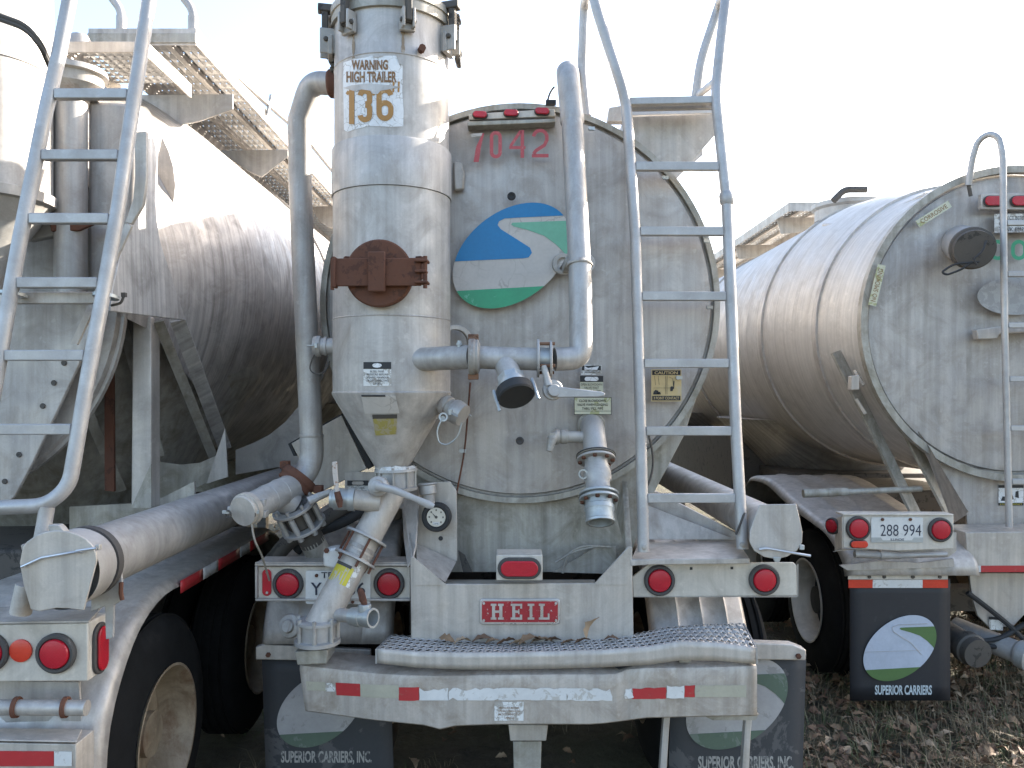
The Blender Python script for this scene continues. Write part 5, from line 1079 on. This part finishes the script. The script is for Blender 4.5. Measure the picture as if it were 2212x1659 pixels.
# ------------------------------------------------------------------ the right trailer
XR, YR = 3.3, 4.70
rt = thing('tank_trailer', 'rightmost grey tank trailer, set back, with plate 288 994 and a clean black mud flap', 'trailer', (XR, YR, 0), G3)
barrel(rt, XR, 5.25, 10.6, .13, .12); rh = head(rt, XR, 5.23, 2.455, .975); running_gear(rt, XR+.09, YR+.42, 'light_face', 'rubber')
wkr = walkway(rt, 2.85, 3.40, 8.2, 14.5, 3.95, 60)
for y in (8.6, 10.2, 12.2):
    b = B(); b.prism([V((2.85, y, 3.9)), V((3.42, y, 3.9)), V((3.4, y, 3.86)), V((3.1, y, 3.74)), V((2.9, y, 3.72))], (0, .012, 0)); part('walkway_bracket', b, M['alu'], wkr)
b = B(); b.tube(bend([W(2002, 420, 5.6), W(1880, 478, 5.9), W(1830, 486, 6.2), W(1780, 486, 6.6)], .15), .016, 10); b.tube([W(2000, 418, 5.6), W(1996, 440, 5.6)], .02, 8); part('hand_rail', b, M['alu_warm'], rt)
b = B(); b.lathe((XR-.1, 7.6, 3.64), (0, 0, 1), [(0, .3), (.10, .3), (.12, .33), (.16, .33), (.2, .1)], 28); part('manhole_lid', b, M['cast'], rt)
b = B(); b.tube(bend([V((XR-.4, 7.2, 3.74)), V((XR-.3, 7.2, 3.84)), V((XR-.1, 7.2, 3.84))], .05), .03, 8); part('lid_clamp', b, M['dark_steel'], rt)
b = B(); b.prism([W(u, v, 5.26) for u, v in ((1885, 820), (1915, 880), (1985, 950), (2075, 1000), (2150, 1012), (2300, 1016), (2500, 1000), (2500, 1150), (2090, 1150), (2088, 1108), (1984, 932), (1900, 850))], (0, .02, 0)); rs = part('tank_skirt', b, M['alu_head'], rt, .003)
b = B(); b.ann((XR, 5.25, 2.455), (0, -1, 0), .985, 1.03, .06, 96); part('skirt_ring', b, M['alu_dirty'], rs)
b = B(); b.prism([W(1984, 932, 5.2), W(1998, 950, 5.2), W(2092, 1106, 4.95), W(2088, 1112, 4.95), W(2060, 1130, 5.2)], (0, .012, 0)); part('skirt_brace', b, M['alu'], rs)
for q in ([(1880, 780), (1960, 950), (2055, 1115)], [(1805, 760), (1900, 960), (1980, 1115)]):
    b = B(); b.bar(W(*q[0], 5.5), W(*q[2], 5.3), .09, .02, (.6, -1, 0)); part('side_brace', b, M['alu_dirty'], rt)
for u, v in ((1852, 800), (1856, 862)):
    b = B(); b.bar(W(u-6, v, 5.32), W(u+14, v+32, 5.28), .02, .02); part('cable_clip', b, M['alu_warm'], rt, .002)
b = B(); b.px([(1840, 812), (1856, 810), (1857, 842), (1838, 843)], 5.2, .06); part('side_bracket', b, M['alu_warm'], rt, .006)
# head furniture
YG = 5.226-.068
b = B(); b.px([(2110, 712), (2160, 705), (2300, 700), (2300, 712), (2160, 722), (2154, 732), (2113, 733)], YG-.03, .06); part('head_bracket', b, M['alu'], rh, .006)
b = B(); b.tube([W(2075, 525, 5.2), W(2098, 536, 4.92)], .115, 32); pcap = part('inlet_stub', b, M['cast'], rt)
b = B(); ax = (W(2110, 540, 4.72)-W(2085, 528, 5.1)).normalized(); b.lathe(W(2098, 535, 4.94), ax, [(0, .125), (.03, .13), (.06, .128), (.065, .115), (.12, .112), (.122, .001)], 36, True, True); part('inlet_cap', b, M['dark_steel'], pcap, smooth=30)
b = B(); b.tube(bend([W(2115, 566, 4.8), W(2060, 570, 4.82), W(2034, 588, 4.82), W(2045, 594, 4.82), W(2075, 583, 4.82), W(2095, 570, 4.8)], .05), .007, 6); b.tube(bend([W(2130, 520, 4.78), W(2122, 545, 4.76), W(2102, 560, 4.77), W(2110, 572, 4.77)], .03), .007, 6); part('cap_strap', b, M['rubber'], pcap)
def head_strip(u0, v0, u1, v1, w, tx):
    a, c_ = W(u0, v0, YG), W(u1, v1, YG); d = c_-a; nn = V((-d.z, 0, d.x)).normalized()*w
    b = B(); b.prism([a-nn, c_-nn, c_+nn, a+nn], (0, .0012, 0)); s_ = part('sticker', b, M['sign_mud'], rh)
    if tx: text(tx, lambda s, t: a+d*(.1+.8*s)+nn*(1.2*t-.6)+V((0, -.0015, 0)), M['brown_print'], s_)
head_strip(1982, 484, 2052, 440, .024, 'CORROSIVE'); head_strip(1884, 660, 1905, 572, .026, 'NO SMOKING')
b = B(); b.px([(2120, 418), (2300, 414), (2300, 455), (2120, 452)], YG-.03, .04); mr = part('marker_bar', b, M['alu'], rh, .006)
for u in (2145, 2203): oval_lamp(mr, W(u, 435, YG-.032), (0, -1, 0), (0, 0, 1), .06, .030, 'lens', .006)
b = B(); b.px([(2148, 462), (2300, 460), (2300, 500), (2148, 503)], YG, .001); s1 = part('sticker', b, M['white_worn'], rh)
for i, tx in enumerate(('INSPECT BEFORE USE', 'CLOSE VALVES', 'TANK EMPTY')):
    w = (0, 8, 14)[i]; text(tx, flat(2158+w*0, 467+i*12, 2240-w, 475+i*12, YG-.0015), M['black'], s1)
for ch, u0 in (('3', 2092), ('0', 2138), ('0', 2184)): digit(ch, u0, 518, u0+34, 562, 8, lambda u, v: W(u, v, YG-.001), 'green', rh, 'painted_number')
b = B(); b.box((2.45, 10.5, 1.15), (.35, 4.5, .85)); part('bright_ground_blocker', b, M['dark_steel'], rt, .02)  # added dark mass, hides the sunlit ground beneath the right tank
b = B(); c_ = W(2190, 640, YG); b.prism([c_+V((.235*math.cos(2*PI*k/48), 0, .12*math.sin(2*PI*k/48))) for k in range(48)], (0, .001, 0)); part('worn_emblem', b, M['scuff'], rh)
b = B(); b.px([(2157, 1048), (2211, 1048), (2211, 1092), (2157, 1092)], 5.255, .0012); s1 = part('sticker', b, M['white'], rs)
b = B(); b.px([(2157, 1048), (2211, 1048), (2211, 1054), (2157, 1054)], 5.253, .001); b.px([(2157, 1086), (2211, 1086), (2211, 1092), (2157, 1092)], 5.253, .001)
for pl in ([(2162, 1082), (2166, 1072), (2174, 1074), (2175, 1082)], [(2180, 1065), (2186, 1066), (2190, 1078), (2182, 1080)], [(2194, 1062), (2200, 1060), (2201, 1076), (2193, 1074)]): b.px(pl, 5.253, .001)
part('sticker_drawing', b, M['black'], s1); text('3 POINT CONTACT', flat(2160, 1087.5, 2208, 1091, 5.2515), M['yellow'], s1)
# right ladder
Rl = bend([W(2180, 1138, 4.98), W(2170, 700, 4.98), W(2166, 330, 5.0), W(2158, 296, 5.02), W(2135, 288, 5.06), W(2112, 305, 5.1), W(2100, 345, 5.12), W(2092, 400, 5.15)], .06, 4)
Rr_ = [p+V((.42, 0, 0)) for p in Rl]
rz = [EYE+(V0-v)/F*4.98 for v in (481, 592, 703, 819, 925, 1040)]
ladder(rt, Rl, Rr_, rz, .020, sq=.034)
b = B(); b.cyl(W(2092, 398, 5.15), W(2097, 424, 5.16), .012, n=8); part('rail_stub', b, M['dark_steel'], rt)
# light bar, plate
b = B(); b.px([(1822, 1114), (2060, 1114), (2060, 1185), (1940, 1190), (1822, 1183)], YR, .012); b.px([(1820, 1109.5), (2060, 1110.5), (2060, 1114), (1820, 1114)], YR-.01, .1)
b.prism([W(1821, 1114, YR), W(1821, 1184, YR), W(1805, 1190, YR+.3), W(1805, 1120, YR+.3)], (-.006, 0, 0)); rb = part('light_bar', b, M['light_face'], rt, .003)
lamp(rb, 1853, 1141, YR-.002, .055, .072, 'lens'); lamp(rb, 2030, 1144, YR-.002, .055, .072, 'lens')
oval_lamp(rb, W(1854, 1175, YR-.002), (0, -1, 0), (0, 0, 1), .05, .020, 'lens_orange', .003)
q = W(1800, 1136, YR+.2); lamp(rb, 0, 0, 0, .04, .052, 'lens_dark', (-1, -.5, 0), q)
b = B(); rrect(b, 1882, 1118, 1994, 1172, 3, YR-.006, .004); lp = part('licence_plate', b, M['plate'], rb, .001)
text('288 994', flat(1902, 1133, 1990, 1158, YR-.0075), M['plate_print'], lp, -.004); text('ILLINOIS', flat(1924, 1163, 1953, 1168, YR-.0075), M['plate_print'], lp, .01)
b = B(); b.px([(1882, 1161), (1903, 1161), (1907, 1167), (1970, 1167), (1974, 1161), (1994, 1161), (1994, 1172), (1882, 1172)], YR-.0065, .0005)
pf_ = part('plate_rim', b, M['galv'], lp)
for u in (1906, 1966): bolts(lp, W(u, 1122, YR-.007), (0, -1, 0), 0, 1, .010, .006, 'rust')
b = B(); b.cyl(W(1846, 1197, YR+.05), W(1945, 1200, YR+.05), .022, n=14); b.cyl(W(1945, 1200, YR+.05), W(2045, 1197, YR+.05), .017, n=14); b.lathe(W(1900, 1198, YR+.05), (1, 0, 0), [(0, .022), (0, .028), (.06, .028), (.06, .022)], 14); part('step_tube', b, M['cast'], rt)
b = B(); b.px([(1800, 1192), (1830, 1188), (2050, 1203), (2066, 1190), (2066, 1150), (2048, 1150), (2048, 1186), (1822, 1186)], YR+.09, .01); b.px([(1815, 1222), (1900, 1212), (1990, 1216), (2060, 1207), (2062, 1225), (1830, 1232)], YR+.10, .02); part('fender_tail', b, M['alu'], rt)
b = B(); b.cyl(W(1735, 1066, 5.3), W(1830, 1062, 5.3), .028, n=14); b.cyl(W(1790, 1064, 5.3), W(1990, 1056, 5.3), .02, n=12); part('hose_hook', b, M['alu_dirty'], rt)
FL = bend([(0, YR+.12, .90), (0, YR+.16, 1.0), (0, YR+.40, 1.12), (0, YR+1.0, 1.20), (0, YR+1.75, 1.34), (0, YR+2.25, 1.28), (0, YR+2.45, .95)], .35, 5); FL = [(p.y, p.z) for p in FL]
fender(rt, XR-1.27, XR-.45, YR, 'alu', line=FL); fender(rt, XR+.45, XR+1.27, YR, 'alu', line=FL)
fl = flap(rt, 1836, 1250, 2052, 0, YR+.16, 'flap_clean', .13)
YF = YR+.153
b = B(); b.px([(1832, 1241), (2048, 1240), (2048, 1252), (1832, 1252)], YF-.01, .008); fb2 = part('flap_bracket', b, M['light_face'], fl, .002)
for u in (1878, 1910, 1972, 2030):
    b = B(); p = W(u, 1246, YF-.011); b.lathe(p, (0, -1, 0), [(0, .012), (.006, .010)], 10); part('bolt', b, M['dark_steel'], fb2)
for u0, u1, m in ((1833, 1885, 'lens_orange'), (1885.3, 1993, 'white_tape'), (1993.3, 2048, 'lens_orange')):
    b = B(); b.px([(u0, 1252.5), (u1, 1252.5), (u1, 1270), (u0, 1270)], YF-.009, .002); part('reflective_tape', b, M[m], fl)
logo(fl, 1944, 1400, 79, YF-.004, 'flap_white2', None, 'flap_green2', 'flap_green2')
k = 79/127
b = B(); b.tube([W(1944+(x-1105)*k, 1400+(y-552)*k, YF-.009) for x, y in ((1200, 467), (1100, 471), (1078, 480), (1082, 495), (1145, 535), (1180, 575))], .0016, 6); b.tube([W(1944+(x-1105)*k, 1400+(y-552)*k, YF-.009) for x, y in ((985, 566), (1100, 562), (1180, 560))], .0009, 6); part('emblem_line', b, M['alu'], fl)
text('SUPERIOR CARRIERS', flat(1890, 1480, 2013, 1501, YF-.003), M['flap_text2'], fl, .03)
# frame end at the right edge
b = B(); b.px([(2086, 1150), (2500, 1146), (2500, 1236), (2092, 1236)], 4.92, .3); rf2 = part('rear_frame_box', b, M['alu_warm'], rt, .005)
b = B(); b.px([(2092, 1222), (2119, 1222), (2119, 1236), (2092, 1236)], 4.917, .001); part('reflective_tape', b, M['white_tape'], rf2); b = B(); b.px([(2119.3, 1222), (2500, 1221), (2500, 1235), (2119.3, 1236)], 4.917, .001); part('reflective_tape', b, M['red_tape'], rf2)
b = B(); b.px([(2094, 1238), (2260, 1238), (2230, 1310), (2190, 1352), (2140, 1358), (2112, 1330), (2100, 1290)], 5.1, .02); og = part('outlet_guard', b, M['alu'], rt, .003)
b = B(); b.px([(2136, 1332), (2168, 1334), (2166, 1362), (2138, 1360)], 5.09, .001); s1 = part('sticker', b, M['white_worn'], og); b = B(); b.px([(2136, 1332), (2168, 1334), (2167.6, 1340), (2136.4, 1338)], 5.088, .001); part('sticker_band', b, M['black'], s1)
for q in ([(2090, 1280), (2130, 1310), (2180, 1350), (2220, 1390)], [(2120, 1385), (2160, 1380), (2210, 1350), (2240, 1340)], [(2130, 1395), (2175, 1400), (2230, 1392)]):
    b = B(); b.tube(bend([W(u, v, 5.05) for u, v in q], .15), .016, 8); part('air_line', b, M['rubber'], rt)
b = B(); b.lathe(W(2085, 1395, 5.0), (.1, -1, -.1), [(-.4, .085), (0, .085), (.01, .1), (.06, .1), (.07, .09), (.12, .088), (.125, .001)], 28, True, True); part('outlet_coupling', b, M['dark_steel'], rt, smooth=30)
b = B(); b.lathe(W(2195, 1408, 5.0), (.55, -1, -.15), [(-.4, .07), (0, .07), (.02, .085), (.07, .085), (.08, .07)], 28, True, True); oc = part('outlet_coupling', b, M['cast'], rt, smooth=30)
b = B(); b.lathe(W(2206, 1414, 4.92), (.55, -1, -.15), [(0, .082), (.05, .084), (.055, .07), (.055, .001)], 28, True, True); part('coupling_cap', b, M['galv'], oc)

# ------------------------------------------------------------------ leaves lying on the step of the middle trailer
for n_ in ('leaf_a',): pass
LEAF = [paint('tan_dry_leaf', (.24, .15, .085), .8, .4, (.14, .08, .045), 20), paint('brown_dry_leaf', (.15, .085, .05), .8, .4, (.08, .05, .03), 20), paint('pale_dry_leaf', (.36, .26, .17), .8, .3, (.22, .14, .08), 20)]
def leaf_verts(bm, p, L, w, yaw, pitch, roll, curl, mi=0):
    Mx = Matrix.Rotation(yaw, 3, 'Z') @ Matrix.Rotation(pitch, 3, 'Y') @ Matrix.Rotation(roll, 3, 'X')
    prof = ((0, .06), (.14, .5), (.3, .95), (.42, .62), (.58, 1.0), (.72, .55), (.85, .42), (1, .03)); rows = []
    for s, k in prof:
        h = curl*L*math.sin(s*3.0)
        rows.append([bm.verts.new(p+Mx @ V((s*L-L/2, sg*k*w/2, h+abs(sg)*w*k*.25+random.uniform(-.06, .06)*w))) for sg in (-1, 0, 1)])
    for i in range(len(rows)-1):
        for j in (0, 1):
            f = bm.faces.new([rows[i][j], rows[i][j+1], rows[i+1][j+1], rows[i+1][j]]); f.material_index = mi; f.smooth = True
random.seed(11)
spots = [(1130, 1376, .13, 0), (1158, 1373, .10, 0), (1100, 1382, .09, 2), (1212, 1372, .08, 0), (1262, 1352, .12, 2), (1180, 1379, .08, 1), (1025, 1376, .10, 1), (985, 1388, .09, 2), (1075, 1374, .10, 1), (1240, 1378, .08, 1), (950, 1376, .08, 0), (1145, 1382, .07, 2), (1045, 1384, .07, 0), (1300, 1376, .07, 1)]
LB = ['broad tan leaf in the middle of the step, under the red badge', 'tan leaf curled against the frame below the badge letters', 'pale leaf lying just left of the leaf pile on the step', 'small tan leaf at the right end of the leaf pile', 'pale leaf standing on edge, tip up, right of the badge', 'small brown leaf at the foot of the leaf pile', 'brown leaf on the step left of the badge, near the frame', 'pale leaf lying flat on the grating, left of the badge', 'brown leaf on the step under the left end of the badge', 'small brown leaf under the standing leaf', 'tan leaf at the far left of the step, by the frame edge', 'small pale leaf lying in front of the leaf pile', 'small tan leaf on the grating in front of the badge, left side', 'small brown leaf at the far right, by the frame edge']
for (u, v, L, mi), lab in zip(spots, LB):
    p = fstep((u-815)/817, random.uniform(.55, .74)); p.z += .003+random.uniform(0, .012); bm = bmesh.new(); up = u == 1262
    leaf_verts(bm, V((0, 0, .055 if up else .004)), L, L*.5, random.uniform(-.6, .6) if not up else -.3, -1.05 if up else random.uniform(-.2, .2), random.uniform(-.7, .7), random.uniform(.05, .2))
    me = bpy.data.meshes.new('dry_leaf'); bm.to_mesh(me); bm.free(); me.materials.append(LEAF[mi])
    o = bpy.data.objects.new('dry_leaf', me); sc.collection.objects.link(o); o.location = p
    o['label'] = lab; o['category'] = 'leaf'; o['group'] = 'dry leaves on the rear step'
# ------------------------------------------------------------------ ground cover: leaf litter and dry grass
def scatter_xy(kk):
    r = random.random()
    if r < .72: y = random.uniform(4.0, 8.5); x = random.uniform(.72, 1.45)*.55*y+random.uniform(-.8, .8)
    else: x = random.uniform(-5, 7); y = random.uniform(2.5, 15)
    return x, y
random.seed(21); bm = bmesh.new()
for k in range(5000):
    x, y = scatter_xy(k); L = random.uniform(.035, .095)
    leaf_verts(bm, V((x, y, ground_z(x, y)+random.uniform(-.012, .03))), L, L*random.uniform(.4, .7), random.uniform(0, 6.28), random.uniform(-.5, .5), random.uniform(-.8, .8), random.uniform(-.1, .35), random.choice((0, 0, 1, 1, 2)))
me = bpy.data.meshes.new('leaf_litter'); bm.to_mesh(me); bm.free()
for m in LEAF: me.materials.append(m)
o = bpy.data.objects.new('leaf_litter', me); sc.collection.objects.link(o); o['kind'] = 'stuff'; o['label'] = 'brown dry leaves strewn over the ground beside the mud flaps'; o['category'] = 'leaves'
bm = bmesh.new(); GR = [paint('straw_grass', (.21, .165, .10), .8, .4, (.18, .14, .08), 9), paint('green_grass', (.085, .105, .04), .8, .3, (.14, .13, .06), 9)]
tuf = [scatter_xy(0) for _ in range(2200)]
for x, y in tuf:
    mi = 1 if random.random() < .22 else 0; hgt = random.uniform(.05, .17)
    for q in range(random.randint(7, 15)):
        a = random.uniform(0, 6.28); px_, py_ = x+random.gauss(0, .06), y+random.gauss(0, .06); z0 = ground_z(px_, py_)-.03; h = hgt*random.uniform(.5, 1.25); lean = random.uniform(.15, 1.5)*h
        d = V((math.cos(a), math.sin(a), 0)); s_ = V((-d.y, d.x, 0))*random.uniform(.0016, .0035); base = V((px_, py_, z0)); v1 = base+d*lean*.35+V((0, 0, h*.65)); v2 = base+d*lean+V((0, 0, h*random.uniform(.55, 1)))
        A = [bm.verts.new(p) for p in (base-s_, base+s_, v1+s_*.8, v1-s_*.8, v2)]
        f = bm.faces.new(A[:4]); f.material_index = mi; f = bm.faces.new([A[3], A[2], A[4]]); f.material_index = mi
me = bpy.data.meshes.new('dry_grass'); bm.to_mesh(me); bm.free()
for m in GR: me.materials.append(m)
o = bpy.data.objects.new('dry_grass', me); sc.collection.objects.link(o); o['kind'] = 'stuff'; o['label'] = 'dry straw grass tufts growing through the leaves'; o['category'] = 'grass'
